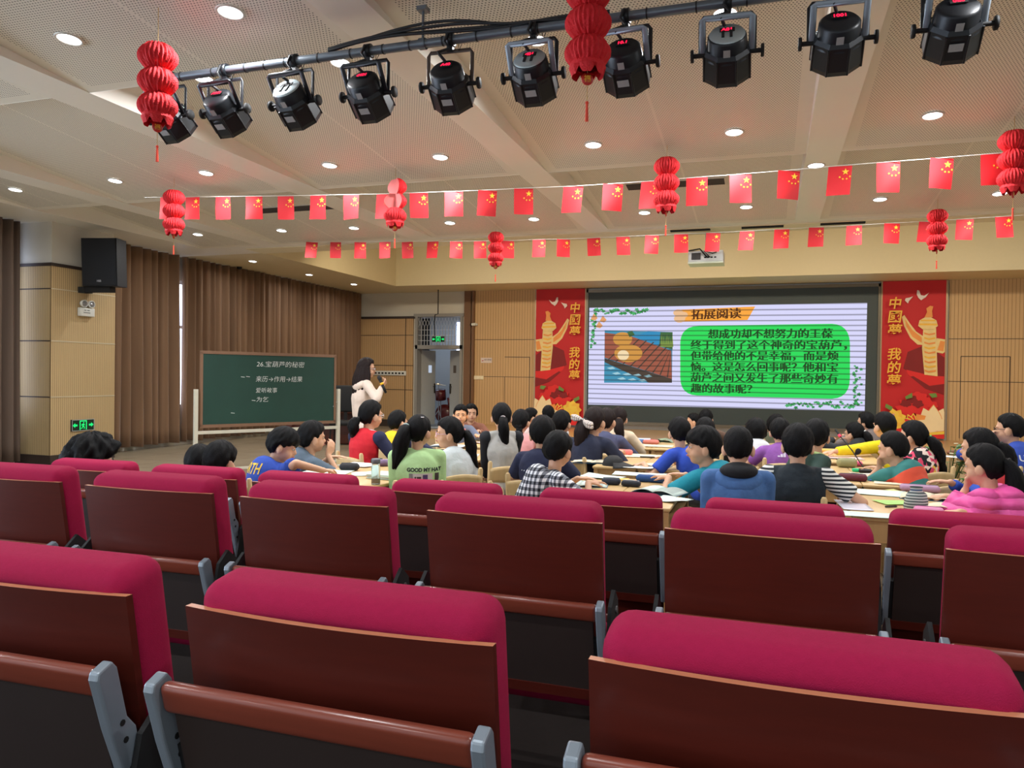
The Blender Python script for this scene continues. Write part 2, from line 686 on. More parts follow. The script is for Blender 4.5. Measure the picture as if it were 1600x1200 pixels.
# door: grey steel frame, two leaves swung into the next room, lattice transom
m_steel = M('grey_door_steel', (148, 146, 142), rough=0.45, noise=0.04)
m_leaf = M('pale_grey_leaf', (176, 178, 178), rough=0.5, noise=0.04)
w = MB()
for x in (DX0, DX1 - .07):
    w.box2((x, Y - .05, 0), (x + .07, Y + .25, TH))
w.box2((DX0, Y - .05, DH), (DX1, Y + .25, DH + .1)).box2((DX0 - .04, Y - .06, TH - .06), (DX1 + .04, Y + .25, TH + .02))
door = struct('door_1', w, m_steel)
for (hx, sgn, ang) in ((DX0 + .08, 1, 75), (DX1 - .08, -1, 33)):
    leaf = MB()
    a = math.radians(ang)
    rz = Matrix.Rotation(a if sgn > 0 else -a, 3, 'Z')
    leaf.box(rz @ Vector((sgn * .3, .02, 1.02)), (.58, .04, 2.0), rz)
    lo = leaf.build('leaf', m_leaf, door)
    lo.location = (hx, Y + .2, 0.02)
    win = MB().box(rz @ Vector((sgn * .36, .02, 1.52)), (.13, .05, .2), rz)
    win.build('window', M('leaf_glass', (150, 165, 185), rough=0.1, emit=(190, 205, 230), estr=0.8 if sgn > 0 else .15, noise=.02) if sgn > 0 else
              M('leaf_glass_dark', (96, 86, 78), rough=0.2, noise=.05), lo)
    hd = MB().box(rz @ Vector((sgn * .54, -.02, 1.0)), (.04, .02, .26), rz).cyl(rz @ Vector((sgn * .54, -.05, 1.05)), rz @ Vector((sgn * .44, -.05, 1.05)), .01)
    hd.build('handle', M('dark_handle', (70, 62, 54), rough=.35, metal=.7, noise=.03), lo)
# lattice
w = MB()
zt0, zt1 = DH + .1, TH - .06
nb = 14
for i in range(1, nb):
    x = DX0 + .07 + (DX1 - DX0 - .14) * i / nb
    w.box2((x - .005, Y, zt0), (x + .005, Y + .02, zt0 + .48))
for z in (zt0 + .12, zt0 + .26, zt0 + .4):
    w.box2((DX0 + .07, Y, z - .005), (DX1 - .07, Y + .02, z + .005))
step = (DX1 - DX0 - .14) / nb
for r in range(3):                    # honeycomb rows at the top
    z = zt0 + .48 + r * .1
    for i in range(nb):
        x = DX0 + .07 + step * (i + (.5 if r % 2 else 0))
        for s in (-1, 1):
            w.cyl((x, Y + .01, z), (x + s * step / 2, Y + .01, z + .1), .005, n=5)
w.build('lattice', M('white_lattice', (196, 198, 202), rough=.4, noise=.03), door)
# the next room seen through the door
w = MB()
w.box2((-12.5, Y + 3.4, 0), (-5.5, Y + 3.5, 3.4)).box2((-12.5, Y + .25, 3.3), (-5.5, Y + 3.5, 3.4)).box2((-12.6, Y + .25, 0), (-12.5, Y + 3.5, 3.4))
w.box2((-5.6, Y + .25, 0), (-5.5, Y + 3.5, 3.4)).box2((-12.5, Y + .25, -.1), (-5.5, Y + 3.5, 0))
struct('wall_beyond', w, M('next_room_wall', (150, 156, 164), rough=.7, noise=.04))
struct('window_5', MB().box2((-10.9, Y + 3.36, 1.9), (-10.2, Y + 3.4, 3.0)).box2((-9.05, Y + 3.36, 1.9), (-8.95, Y + 3.4, 3.0)), m_glass)
dk = MB()
dk.grid(lambda a, b: (-10.35 + .42 * a, Y + 3.3 + .03 * math.sin(a * 25), .02 + 3.1 * b), 30, 3)
tag(dk.build('dark_drape', M('dark_drape_cloth', (22, 20, 24), rough=.9, noise=.2), fix=False), 'black drape hanging in the next room seen through the open door', 'drape')
area_light('next_room_lamp', (-9.2, Y + 2.0, 3.2), .6, 26, (.85, .92, 1.0))

# ================================================================== CURTAINS
m_curt = M('brown_curtain_cloth', (126, 94, 66), rough=0.75, noise=0.22, nscale=5, stretch=(1, 1, .12), sheen=0.3, bump=.15, bscale=300)
m_curt_b = M('shaded_window_curtain_cloth', (104, 86, 74), rough=0.8, noise=0.2, nscale=5, stretch=(1, 1, .12), bump=.15, bscale=300)  # shaded copy of the brown cloth, its shade put into the colour


def curtain(label, x, y0, y1, z0, z1, folds, seed, mat, amp=.095):
    r = random.Random(seed)
    ph = [r.uniform(0, 6.28) for _ in range(4)]
    mb = MB()
    nu = int((y1 - y0) * 64)

    def fn(a, b):
        y = y0 + (y1 - y0) * a
        z = z0 + (z1 - z0) * b
        k = 2 * PI * folds * (y - y0) / (y1 - y0)
        drift = .25 * math.sin(3.1 * b + k * .13)
        s = math.sin(k + drift + .7 * math.sin(k * .31 + ph[0]))
        fine = math.sin(2.7 * k + ph[1] + .8 * b)
        a_ = amp * (1 - .35 * b) * (1 + .3 * math.sin(k * .21 + ph[2]))
        return (x + a_ * (math.copysign(abs(s) ** .8, s)) + .014 * fine, y + .025 * math.cos(k + ph[3]) * (1 - .4 * b), z + .012 * math.sin(k * .5 + ph[1]) * (1 - b))
    mb.grid(fn, nu, 14)
    o = mb.build('curtain', mat, fix=False)
    modded(o, [('SOLIDIFY', {'thickness': .006})])
    tag(o, label, 'curtain')
    return o


curtain('long brown curtain with deep folds between the ribbed column and the bright window slit', WALL_X + .15, 9.68, 11.63, .08, CEIL - .01, 9, 3, m_curt)
curtain('wide brown curtain behind the chalkboard, running from the bright slit to the front corner', WALL_X + .15, 11.70, 18.3, .08, CEIL - .01, 34, 5, m_curt)
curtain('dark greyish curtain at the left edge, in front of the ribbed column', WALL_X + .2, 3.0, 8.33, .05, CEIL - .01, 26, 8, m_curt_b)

# ================================================================== BANNERS
m_bred = M('banner_red_cloth', (196, 22, 30), rough=.6, noise=.08, nscale=1.2)
m_bdk = M('banner_dark_red', (130, 10, 16), rough=.6, noise=.15, nscale=3)
m_brt = M('banner_bright_red', (222, 34, 34), rough=.6, noise=.12, nscale=4)
m_bgold = M('banner_gold', (240, 186, 60), rough=.5, noise=.12, nscale=6)
m_bcream = M('banner_cream', (236, 208, 140), rough=.5, noise=.16, nscale=8)
m_byel = M('banner_yellow', (246, 204, 70), rough=.5, noise=.15, nscale=6)
m_bwht = M('banner_petal_white', (250, 224, 178), rough=.5, noise=.1, nscale=3)
m_bor = M('banner_petal_shade', (236, 150, 70), rough=.5, noise=.12, nscale=4)
m_bgrn = M('banner_leaf_green', (104, 140, 60), rough=.5, noise=.2, nscale=6)
m_dove = M('banner_dove_white', (228, 214, 206), rough=.5, noise=.05)


def banner(label, x0, x1, z0, z1, mirror):
    t = thing('banner', label, 'banner', (x0, STAGE_Y - .10, z0), group='red banners beside the screen')
    W, H = x1 - x0, z1 - z0
    MB().box2((0, 0, 0), (W, .06, H)).build('cloth', m_bred, t)
    MB().box2((-.03, -.012, 0), (0, .07, H)).box2((W, -.012, 0), (W + .03, .07, H)).build('frame', M('banner_frame', (176, 150, 120), rough=.4, metal=.4, noise=.05), t)
    art = MB()
    lay = [0]

    def px(p):
        u = (p[0] - 1238) / 312.0
        if mirror:
            u = 1 - u
        u = min(max(u, .004), .996)
        return (u * W, min(max((935 - p[1]) / 850.0, .003), .997) * H)

    def add(pts, mi):
        lay[0] += 1
        art.prism([px(p) for p in pts], (0, -.0015 * lay[0] - .001, 0), (1, 0, 0), (0, 0, 1), (0, .0012, 0), mi)

    def blob(cx, cy, rx, ry, mi, wob=0, n=26, k=5, ph=0):
        add([(cx + rx * (1 + wob * math.sin(k * a + ph)) * math.cos(a), cy + ry * (1 + wob * math.sin(k * a + ph)) * math.sin(a))
             for a in [2 * PI * i / n for i in range(n)]], mi)

    def petal(cx, cy, L, w, ang, mi):
        pts = []
        for i in range(9):
            s = i / 8
            pts.append((s * L, w * math.sin(PI * s ** .8)))
        for i in range(7, 0, -1):
            s = i / 8
            pts.append((s * L, -w * math.sin(PI * s ** .8)))
        c, s_ = math.cos(ang), math.sin(ang)
        add([(cx + x * c - y * s_, cy + x * s_ + y * c) for x, y in pts], mi)
    # darker drape behind and the ribbon
    add([(1240, 500), (1330, 430), (1420, 470), (1440, 560), (1380, 600), (1240, 610)], 1)
    add([(1238, 600), (1300, 598), (1425, 566), (1418, 590), (1360, 640), (1300, 672), (1238, 690)], 2)
    add([(1238, 640), (1310, 652), (1390, 600), (1404, 604), (1330, 668), (1238, 700)], 1)
    # carved column with cloud boards
    add([(1345, 385), (1380, 360), (1410, 318), (1440, 270), (1452, 280), (1440, 330), (1408, 395), (1372, 430), (1344, 432)], 4)
    add([(1352, 392), (1400, 350), (1436, 292), (1430, 330), (1398, 388), (1352, 420)], 5)
    add([(1238, 402), (1280, 396), (1284, 470), (1250, 478), (1238, 470)], 4)
    add([(1240, 414), (1262, 410), (1276, 460), (1246, 466)], 5)
    add([(1284, 340), (1346, 340), (1350, 450), (1336, 592), (1272, 600), (1278, 470)], 4)
    for i in range(9):
        yy = 366 + i * 25
        add([(1288 - i * .8, yy), (1318, yy + 6), (1342 - i * .6, yy - 2), (1340 - i * .6, yy + 8), (1316, yy + 15), (1288 - i * .8, yy + 9)], 3 if i % 2 else 5)
    add([(1276, 330), (1284, 300), (1310, 284), (1340, 284), (1366, 300), (1372, 330), (1350, 348), (1296, 348)], 4)
    add([(1280, 318), (1368, 316), (1368, 326), (1280, 328)], 3)
    add([(1290, 298), (1358, 296), (1360, 304), (1288, 306)], 3)
    add([(1302, 284), (1306, 250), (1300, 226), (1316, 222), (1334, 236), (1330, 256), (1342, 284)], 5)
    # doves
    add([(1322, 152), (1345, 168), (1362, 164), (1370, 140), (1380, 136), (1382, 160), (1374, 178), (1360, 192), (1350, 184), (1338, 176)], 8)
    add([(1400, 170), (1416, 176), (1436, 180), (1440, 192), (1424, 208), (1420, 196), (1412, 186)], 8)
    # flowers
    for a in range(7):
        petal(1380, 800, 105, 30, -PI + .3 + a * .42, 2)
    blob(1370, 720, 52, 34, 2, .12, k=7)
    for dx, dy in ((-40, 16), (30, 10), (0, 34), (60, 34), (-70, 40), (74, 70)):
        blob(1366 + dx, 716 + dy, 26, 20, 1 if (dx + dy) % 3 else 2, .15, k=5)
    for a in range(5):
        petal(1390, 860, 60, 16, -2.6 + a * .5, 6)
        petal(1390, 862, 54, 12, -2.6 + a * .5, 2)
    for a in range(7):
        petal(1292, 900, 150 - 12 * abs(a - 3), 44, -PI / 2 + (a - 3) * .36, 9 if a % 2 else 7)
    petal(1292, 905, 150, 42, -PI / 2, 7)
    petal(1262, 905, 110, 34, -PI / 2 - .5, 7)
    for a in range(9):
        petal(1482, 838, 62, 26, a * .7, 6 if a % 2 else 3)
    blob(1482, 834, 34, 22, 6, .12, k=6)
    add([(1492, 770), (1526, 752), (1530, 772), (1500, 790)], 10)
    add([(1398, 690), (1432, 712), (1428, 726), (1396, 716)], 10)
    add([(1282, 690), (1318, 694), (1300, 716), (1276, 710)], 10)
    add([(1238, 890), (1330, 905), (1440, 880), (1550, 905), (1550, 934), (1238, 934)], 2)
    add([(1238, 892), (1300, 900), (1360, 912), (1420, 908), (1430, 914), (1360, 920), (1238, 908)], 6)
    art.build('printed_artwork', [m_bred, m_bdk, m_brt, m_bgold, m_bcream, m_bor, m_byel, m_bwht, m_dove, m_bor, m_bgrn], t)
    cx = W * (.82 if not mirror else .18)
    for i, (ch, py, sz) in enumerate((('中', 212, .25), ('國', 285, .27), ('夢', 360, .27), ('我', 487, .26), ('的', 560, .26), ('夢', 632, .27))):
        text_obj('calligraphy', ch, sz * 1.06, m_bgold, t, (cx, -.145, (935 - py) / 850 * H), (PI / 2, 0, 0), extrude=.003, bold=.004, shear=.12)
    return t


banner('red banner on the left of the screen, with golden calligraphy, carved column and white doves', -5.49, -4.252, .2, CEIL - .005, False)
banner('red banner on the right of the screen, with golden calligraphy, carved column and white doves', 2.32, 3.54, .18, CEIL - .005, True)

# ================================================================== LED SCREEN with a slide
m_led = M('unlit_led_panel', (52, 64, 66), rough=.5, noise=.06)
m_ledf = M('screen_frame_metal', (120, 112, 98), rough=.3, metal=.7, noise=.05)
SY = STAGE_Y - .11


def glow(name, rgb, st, stripes=True):
    """lit part of the LED wall; thin dark scan lines run across it"""
    m = M(name, (4, 4, 4), rough=.6, emit=rgb, estr=st)
    if stripes:
        n = NT(m)
        vec, s = n.pos()
        geo = n.t.nodes.new('ShaderNodeNewGeometry')
        sp = n.t.nodes.new('ShaderNodeSeparateXYZ')
        n.t.links.new(geo.outputs['Position'], sp.inputs[0])
        zz = n.math('ADD', sp.outputs[2], n.math('MULTIPLY', sp.outputs[0], .004))
        wob = n.math('MULTIPLY', n.math('SINE', n.math('MULTIPLY', zz, 5.2)), .12)
        f = n.math('FRACT', n.math('ADD', n.math('DIVIDE', zz, .118), wob))
        line = n.math('MULTIPLY', n.math('LESS_THAN', f, .26), .62)
        n.color(n.mix(line, lin(rgb), tuple(x * .12 for x in lin(rgb)[:3]) + (1,)), 'Emission Color')
    return m


led = thing('led_screen', 'large LED wall on the stage showing a reading lesson slide', 'screen', (0, SY, 0))


def at_scr(u, v, dy=0.0):
    p = at_y(u, v, SY - dy)
    return (p.x, p.z)


def scr_poly(pts, dy, mb, mi=0):
    q = [at_scr(*p) for p in pts]
    mb.prism(q, (0, -dy, 0), (1, 0, 0), (0, 0, 1), (0, .002, 0), mi)


MB().box2((-4.19, .0, .3), (2.26, .09, 3.44)).build('panel', m_led, led)
fw = MB()
fw.box2((-4.212, -.03, .16), (-4.165, .1, 3.5)).box2((2.235, -.03, .16), (2.282, .1, 3.5)).box2((-4.212, -.03, 3.43), (2.282, .1, 3.5)).box2((-4.212, -.05, .26), (2.282, .1, .33))
fw.build('frame', m_ledf, led)
b = MB()
scr_poly([(921, 481), (1355, 473), (1351, 642.5), (919, 632)], .004, b)
b.build('slide', glow('slide_lavender_white', (214, 214, 250), 1.05), led)
b = MB()
scr_poly([(1062, 484), (1180, 479), (1168, 500), (1058, 503)], .012, b)
b.build('heading_strip', glow('slide_orange', (255, 170, 60), 1.0), led)
b = MB()
for (cu, cv, r) in ((1060, 489, 8), (1062, 498, 9), (1068, 492, 7)):
    scr_poly([(cu + r * math.cos(a), cv + r * .7 * math.sin(a)) for a in [2 * PI * i / 14 for i in range(14)]], .014 + r * .0004, b)
b.build('heading_ornament', glow('slide_peach', (244, 196, 150), .95), led)
# green text box with round corners
gb = []
cor = [(1300, 506, 1328, 537), (1328, 590, 1300, 623), (1090, 618, 1063, 590), (1063, 535, 1092, 509)]
for (ax, ay, bx, by), (kx, ky) in zip(cor, ((1327, 507), (1328, 622), (1063, 617), (1064, 510))):
    for i in range(7):
        t_ = i / 6
        gb.append(((1 - t_) ** 2 * ax + 2 * t_ * (1 - t_) * kx + t_ * t_ * bx, (1 - t_) ** 2 * ay + 2 * t_ * (1 - t_) * ky + t_ * t_ * by))
b = MB()
scr_poly(gb, .012, b)
b.build('text_box', glow('slide_green', (10, 226, 92), .95), led)


def fit_text(name, body, a, bpt, h, mat, parent, dy, bold=.0):
    """text whose left/right ends sit at two picture points on the screen plane"""
    p, q = at_scr(*a), at_scr(*bpt)
    o = text_obj(name, body, h, mat, None, extrude=.001, align='LEFT', bold=bold)
    xs = [v.co.x for v in o.data.vertices]
    w = max(xs) - min(xs)
    dx, dz = q[0] - p[0], q[1] - p[1]
    L = math.hypot(dx, dz)
    sc = L / w
    o.data.transform(Matrix.Translation((-min(xs), 0, 0)))
    ux = Vector((dx / L, 0, dz / L))
    uz = Vector((-dz / L, 0, dx / L))
    m = Matrix.Identity(4)
    nrm = Vector((0, -1, 0))
    for i in range(3):
        m[i][0] = ux[i] * sc
        m[i][1] = uz[i]
        m[i][2] = nrm[i]
    m[0][3], m[1][3], m[2][3] = p[0], -dy, p[1]
    me = o.data
    bm = bmesh.new()
    bm.from_mesh(me)
    for dx_ in (.010, .020):                        # heavier strokes
        q_ = bmesh.ops.duplicate(bm, geom=[g for g in bm.verts[:] + bm.edges[:] + bm.faces[:]] if dx_ < .015 else base_)
        base_ = q_['geom'] if dx_ < .015 else None
        bmesh.ops.translate(bm, vec=(.010 / sc, 0, -.0004), verts=[g for g in q_['geom'] if isinstance(g, bmesh.types.BMVert)])
    bm.to_mesh(me)
    bm.free()
    o.parent = parent
    o.matrix_local = m
    return o


m_ink = M('slide_dark_ink', (14, 60, 26), rough=.8, noise=.02, emit=(10, 70, 30), estr=.5)
m_ink2 = M('slide_brown_ink', (60, 30, 12), rough=.8, noise=.02, emit=(84, 44, 16), estr=.5)
fit_text('heading', '拓展阅读', (1080, 493), (1157, 490.5), .26, m_ink2, led, .02, .0)
for body, a, c in (('想成功却不想努力的王葆', (1106, 523), (1300, 522)),
                   ('终于得到了这个神奇的宝葫芦，', (1079, 540), (1322, 540)),
                   ('但带给他的不是幸福，而是烦', (1079, 557), (1309, 557)),
                   ('恼。这是怎么回事呢？他和宝', (1079, 574), (1308, 575)),
                   ('葫芦之间又发生了那些奇妙有', (1079, 590.5), (1308, 593)),
                   ('趣的故事呢？', (1079, 607.5), (1174, 609))):
    fit_text('text', body, a, c, .235, m_ink, led, .02, .0)
# picture of a wooden raft, water and a gourd
b = MB()
scr_poly([(945, 516), (1051, 519), (1050, 598), (944, 598)], .01, b, 0)
scr_poly([(1012, 517.5), (1051, 519), (1051, 546), (1028, 540), (990, 527)], .0125, b, 1)
scr_poly([(1032, 519), (1051, 519), (1051, 546), (1030, 541)], .014, b, 2)
for k in range(7):
    scr_poly([(1032 + k * 2.8, 542), (1034 + k * 2.8, 522 + (k % 3) * 3), (1035.4 + k * 2.8, 542)], .0155, b, 3)
scr_poly([(945, 560), (1050, 592), (1050, 598), (1014, 598), (945, 566)], .0125, b, 5)
scr_poly([(945, 520), (985, 525), (1049, 548), (1050, 592), (945, 559)], .0135, b, 4)
for k in range(9):
    u = 950 + k * 11.5
    scr_poly([(u, 560 + (u - 945) * .3), (u + 2, 560.5 + (u - 945) * .3), (min(u + 38, 1049), 527 + (u - 945) * .2), (min(u + 36, 1049), 526.4 + (u - 945) * .2)], .015, b, 5)
for k in range(8):
    u = 948 + k * 8.2
    v = 575 + (k * 7) % 15
    scr_poly([(u, v + k * 1.2), (u + 9, v - 2 + k * 1.2), (u + 14, v + 1 + k * 1.2), (u + 6, v + 2.2 + k * 1.2)], .0135, b, 6)


def ell(cu, cv, ru, rv, dy, mi, n=20):
    scr_poly([(cu + ru * math.cos(a), cv + rv * math.sin(a)) for a in [2 * PI * i / n for i in range(n)]], dy, b, mi)


ell(982, 552, 22, 14, .017, 7)
ell(974, 555, 9, 8, .0185, 8)
ell(973, 530, 15, 11, .019, 7)
scr_poly([(980, 519), (988, 517), (992, 523), (984, 527)], .0205, b, 2)
b.build('picture', [glow('picture_water', (60, 160, 200), .8), glow('picture_lake', (30, 150, 205), .85), glow('picture_bush', (60, 120, 70), .7),
                    glow('picture_reed', (150, 180, 80), .7), glow('picture_planks', (180, 96, 74), .75), glow('picture_raft_edge', (84, 70, 62), .6),
                    glow('picture_foam', (170, 220, 235), .85), glow('picture_gourd', (226, 160, 70), .85), glow('picture_gourd_shine', (252, 226, 180), .95)], led)
# ivy borders
b = MB()
r = random.Random(4)
ivy = [(930 + i * 2.6, 487 + r.uniform(-4, 4)) for i in range(32)] + [(925 + r.uniform(-2, 6), 490 + i * 3.3) for i in range(17)]
ivy += [(1230 + i * 2.7, 633 + r.uniform(-5, 4)) for i in range(42)] + [(1340 + r.uniform(-6, 6), 572 + i * 2.6) for i in range(24)]
ivy_m = [glow('ivy_green', (20, 150, 70), .8), glow('ivy_green_pale', (70, 190, 110), .85)]
for k, (u, v) in enumerate(ivy):
    if k == 49:
        b.build('ivy_border', ivy_m, led)
        b = MB()
    a0 = r.uniform(0, 6.28)
    sz = r.uniform(2.2, 4.4)
    pts = []
    for i in range(10):
        a = a0 + 2 * PI * i / 10
        q = sz * (1 if i % 2 == 0 else .55)
        pts.append((min(max(u + q * math.cos(a), 922), 1350), v + q * .8 * math.sin(a)))
    scr_poly(pts, .007 + .0002 * (k % 12), b, k % 2)
b.build('ivy_border', ivy_m, led)
b = MB()
for u, v in ((928, 495), (942, 498), (936, 507)):
    scr_poly([(u - 5, v + 4), (u, v - 5), (u + 6, v + 2), (u + 2, v + 6)], .011, b)
b.build('gourd_ornament', glow('slide_peach_gourd', (240, 170, 110), .9), led)

# ================================================================== CEILING FITTINGS
m_lamp = M('downlight_diffuser', (255, 255, 255), rough=.4, emit=(246, 250, 255), estr=9.0)
m_ring = M('downlight_ring', (205, 200, 190), rough=.4, metal=.2, noise=.03)


def ceil_z(x, y):
    for (x0, x1) in XB:
        if x0 < x < x1:
            for (y0, y1) in YB:
                if y0 < y < y1:
                    return CEIL + DZ * (1 - (y - y0) / (y1 - y0))
    return CEIL


def ray_ceiling(u, v):
    z = CEIL
    for _ in range(8):
        p = at_z(u, v, z)
        z = ceil_z(p.x, p.y)
    return Vector((p.x, p.y, z))


dl0 = None
DL = [((108, 60), 'large bright downlight at the upper left corner of the ceiling'), ((360, 18), 'bright downlight at the top edge, right of the upper left one'),
      ((318, 122), 'downlight just under the left end of the lamp pipe'), ((532, 97), 'downlight below the pipe between the second and third lamps from left'),
      ((838, 62), 'downlight behind the cable loop left of the big near lantern'), ((1133, 20), 'downlight behind the pipe above the silver-backed stage lamp at right'),
      ((24, 296), 'downlight at the left edge above the dark curtain'), ((180, 282), 'downlight left of the small lantern, middle row of the ceiling'),
      ((322, 270), 'downlight above the left end of the near flag string'), ((515, 258), 'downlight above the fifth flag of the near string'),
      ((688, 245), 'downlight right of the torn lantern, middle row'), ((927, 226), 'downlight below the tassel of the big near lantern'),
      ((1147, 206), 'downlight below the silver-backed stage lamp'), ((1457, 180), 'downlight below the rightmost stage lamp'),
      ((1275, 258), 'small downlight set in the plain beam behind the near flag string'), ((309, 366), 'downlight right of the loudspeaker, under the small lantern'),
      ((440, 360), 'downlight below the air grille at left'), ((553, 356), 'downlight between the two flag strings, left of the torn lantern tassel'),
      ((703, 348), 'downlight between the two flag strings, under the ninth near flag'), ((834, 342), 'downlight between the two flag strings, far row centre left'),
      ((1007, 332), 'downlight left of the lantern over the projector, far row'), ((1166, 323), 'downlight right of the lantern over the projector, far row'),
      ((1375, 311), 'downlight in the far row at right, above the far flag string'), ((1562, 302), 'downlight in the far row beside the lantern at right edge'),
      ((395, 408), 'small soffit downlight nearest the loudspeaker, over the curtain'), ((483, 429), 'small soffit downlight in the middle of the row over the curtain'),
      ((553, 444), 'small soffit downlight nearest the front corner, over the curtain')]
LIGHT_W = 25.0
for (uv, lab) in DL:
    p = ray_ceiling(*uv)
    if dl0 is None:
        dl0 = thing('ceiling_downlight', lab, 'ceiling light', p, group='round downlights in the ceiling')
        MB().lathe([(.072, -.001), (.088, -.001), (.09, -.006), (.086, -.011), (.074, -.011), (.072, -.004)], n=28).build('trim_ring', m_ring, dl0)
        MB().lathe([(.073, -.004), (.06, -.0085), (.035, -.011), (.001, -.012)], n=24).build('diffuser', m_lamp, dl0)
        o = dl0
    else:
        o = dup(dl0, p, label=lab)
    if CEIL + .005 < p.z and uv[1] < 400:
        o.rotation_euler = (-math.atan2(DZ, 3.2), 0, 0)
    area_light('downlight_beam', p + Vector((0, 0, -.03)), .13, LIGHT_W * (.5 if p.y > 12 else 1.0), (.96, .98, 1.0), spread=165)
# the same grid goes on overhead, behind and to the right of the view
for gx in (-7.0, -4.3, -1.6, 1.2, 3.9):
    for gy in (.6, -2.4):
        area_light('downlight_beam', (gx, gy, CEIL - .03), .13, LIGHT_W, (.96, .98, 1.0), spread=165)
for (gx, gy) in ((3.9, 3.9), (3.9, 7.0), (3.9, 10.0), (1.3, 3.9), (6.4, 7.0), (6.4, 10.0)):
    area_light('downlight_beam', (gx, gy, CEIL - .03), .13, LIGHT_W, (.96, .98, 1.0), spread=165)

m_grille = M('dark_air_grille', (62, 58, 54), rough=.6, noise=.05)
for lab, x0, x1, yy in (('dark slot air grille in the ceiling behind the near flags at left', -6.98, -5.76, 9.3), ('dark slot air grille in the ceiling behind the lantern over the projector', -1.68, -.5, 9.3)):
    t = thing('air_grille', lab, 'air grille', ((x0 + x1) / 2, yy, ceil_z((x0 + x1) / 2, yy)), group='air grilles in the ceiling')
    t.rotation_euler = (-math.atan2(DZ, 3.2), 0, 0)
    W = x1 - x0
    MB().box2((-W / 2, -.12, -.008), (W / 2, .12, .004)).build('frame', m_ring, t)
    mb = MB()
    for k in range(9):
        mb.box2((-W / 2 + .02, -.10 + k * .023, -.014), (W / 2 - .02, -.10 + k * .023 + .014, -.008))
    mb.build('slats', m_grille, t)
for u, v, k in ((1088, 376, 'left of'), (1192, 371, 'just right of'), (1308, 365, 'far right of')):
    p = at_z(u, v, CEIL)
    o = MB().box2((-.28, -.04, -.03), (.28, .04, -.011)).build('air_slot', m_dark)
    o.location = (p.x, RY0 - .42, CEIL)
    tag(o, 'short black slot diffuser in the pale ceiling lip, %s the projector' % k, 'air slot', 'slots in the ceiling lip')
o = MB().lathe([(.055, 0), (.05, -.03), (.02, -.05), (.001, -.052)], n=16).build('smoke_detector', m_dark)
o.location = at_z(374, 417, CEIL)
tag(o, 'small dark ceiling sensor at the edge above the curtain', 'detector')

# ================================================================== WALL FITTINGS
m_blackb = M('speaker_black', (20, 22, 28), rough=.6, noise=.1, bump=.2, bscale=200)
m_grillb = M('speaker_grille', (16, 20, 27), rough=.75, noise=.15, nscale=200)
sp = thing('loudspeaker', 'black box loudspeaker on a bracket at the top of the ribbed column', 'speaker', at_d(156, 447, 11.45))
d = math.radians(-32)
sp.rotation_euler = (math.radians(3), 0, math.radians(14))
Hs, Ws, Ds = .71, .55, .40
MB().prism([(-Ws / 2, 0), (Ws / 2, 0), (Ws / 2 - .09, Ds), (-Ws / 2 + .09, Ds)], (0, 0, 0), (1, 0, 0), (0, 1, 0), (0, 0, Hs)).build('cabinet', m_blackb, sp)
MB().rbox((0, -.008, Hs / 2), (Ws - .02, .02, Hs - .02), .008).build('grille', m_grillb, sp)
text_obj('badge', 'HiB', .045, M('badge_silver', (200, 200, 205), rough=.3, metal=.5, noise=.02), sp, (.0, -.0195, .075), (PI / 2, 0, 0), extrude=.001, bold=.001)
MB().box2((-.30, .05, -.09), (.12, .2, -.002)).box2((-.37, .04, -.1), (-.27, .24, -.01)).build('bracket', m_dark, sp)

p = at_x(132, 486, CX)
el = thing('emergency_light', 'white twin-head emergency lamp on the ribbed column below the loudspeaker', 'emergency light', (CX, p.y, p.z))
m_whitep = M('white_plastic', (214, 214, 206), rough=.45, noise=.03)
MB().rbox((.035, 0, -.02), (.07, .26, .13), .012).build('housing', m_whitep, el)
hd = None
for s in (-1, 1):
    h = MB().lathe([(.001, -.03), (.045, -.03), (.055, .0), (.058, .03), (.05, .034), (.046, .03)], n=20, rot=Matrix.Rotation(PI / 2, 3, 'Y')).build('lamp_head', m_whitep, el)
    h.location = (.05, s * .065, .105)
    MB().lathe([(.046, .028), (.03, .024), (.016, .03), (.001, .036)], n=18, rot=Matrix.Rotation(PI / 2, 3, 'Y')).build('lens', M('lamp_reflector', (150, 152, 158), rough=.2, metal=.7, noise=.02), h)
MB().box2((.071, -.07, .0), (.073, -.03, .015)).box2((.071, -.015, .0), (.073, .03, .015)).box2((.071, -.08, -.035), (.073, .04, -.022)).build('printed_marks', M('grey_print', (120, 122, 120), noise=.05), el)

m_exit = M('exit_sign_lit', (10, 60, 30), rough=.4, emit=(18, 240, 120), estr=1.3, noise=.05)
m_exitd = M('exit_sign_dark', (14, 44, 30), rough=.35, noise=.1)


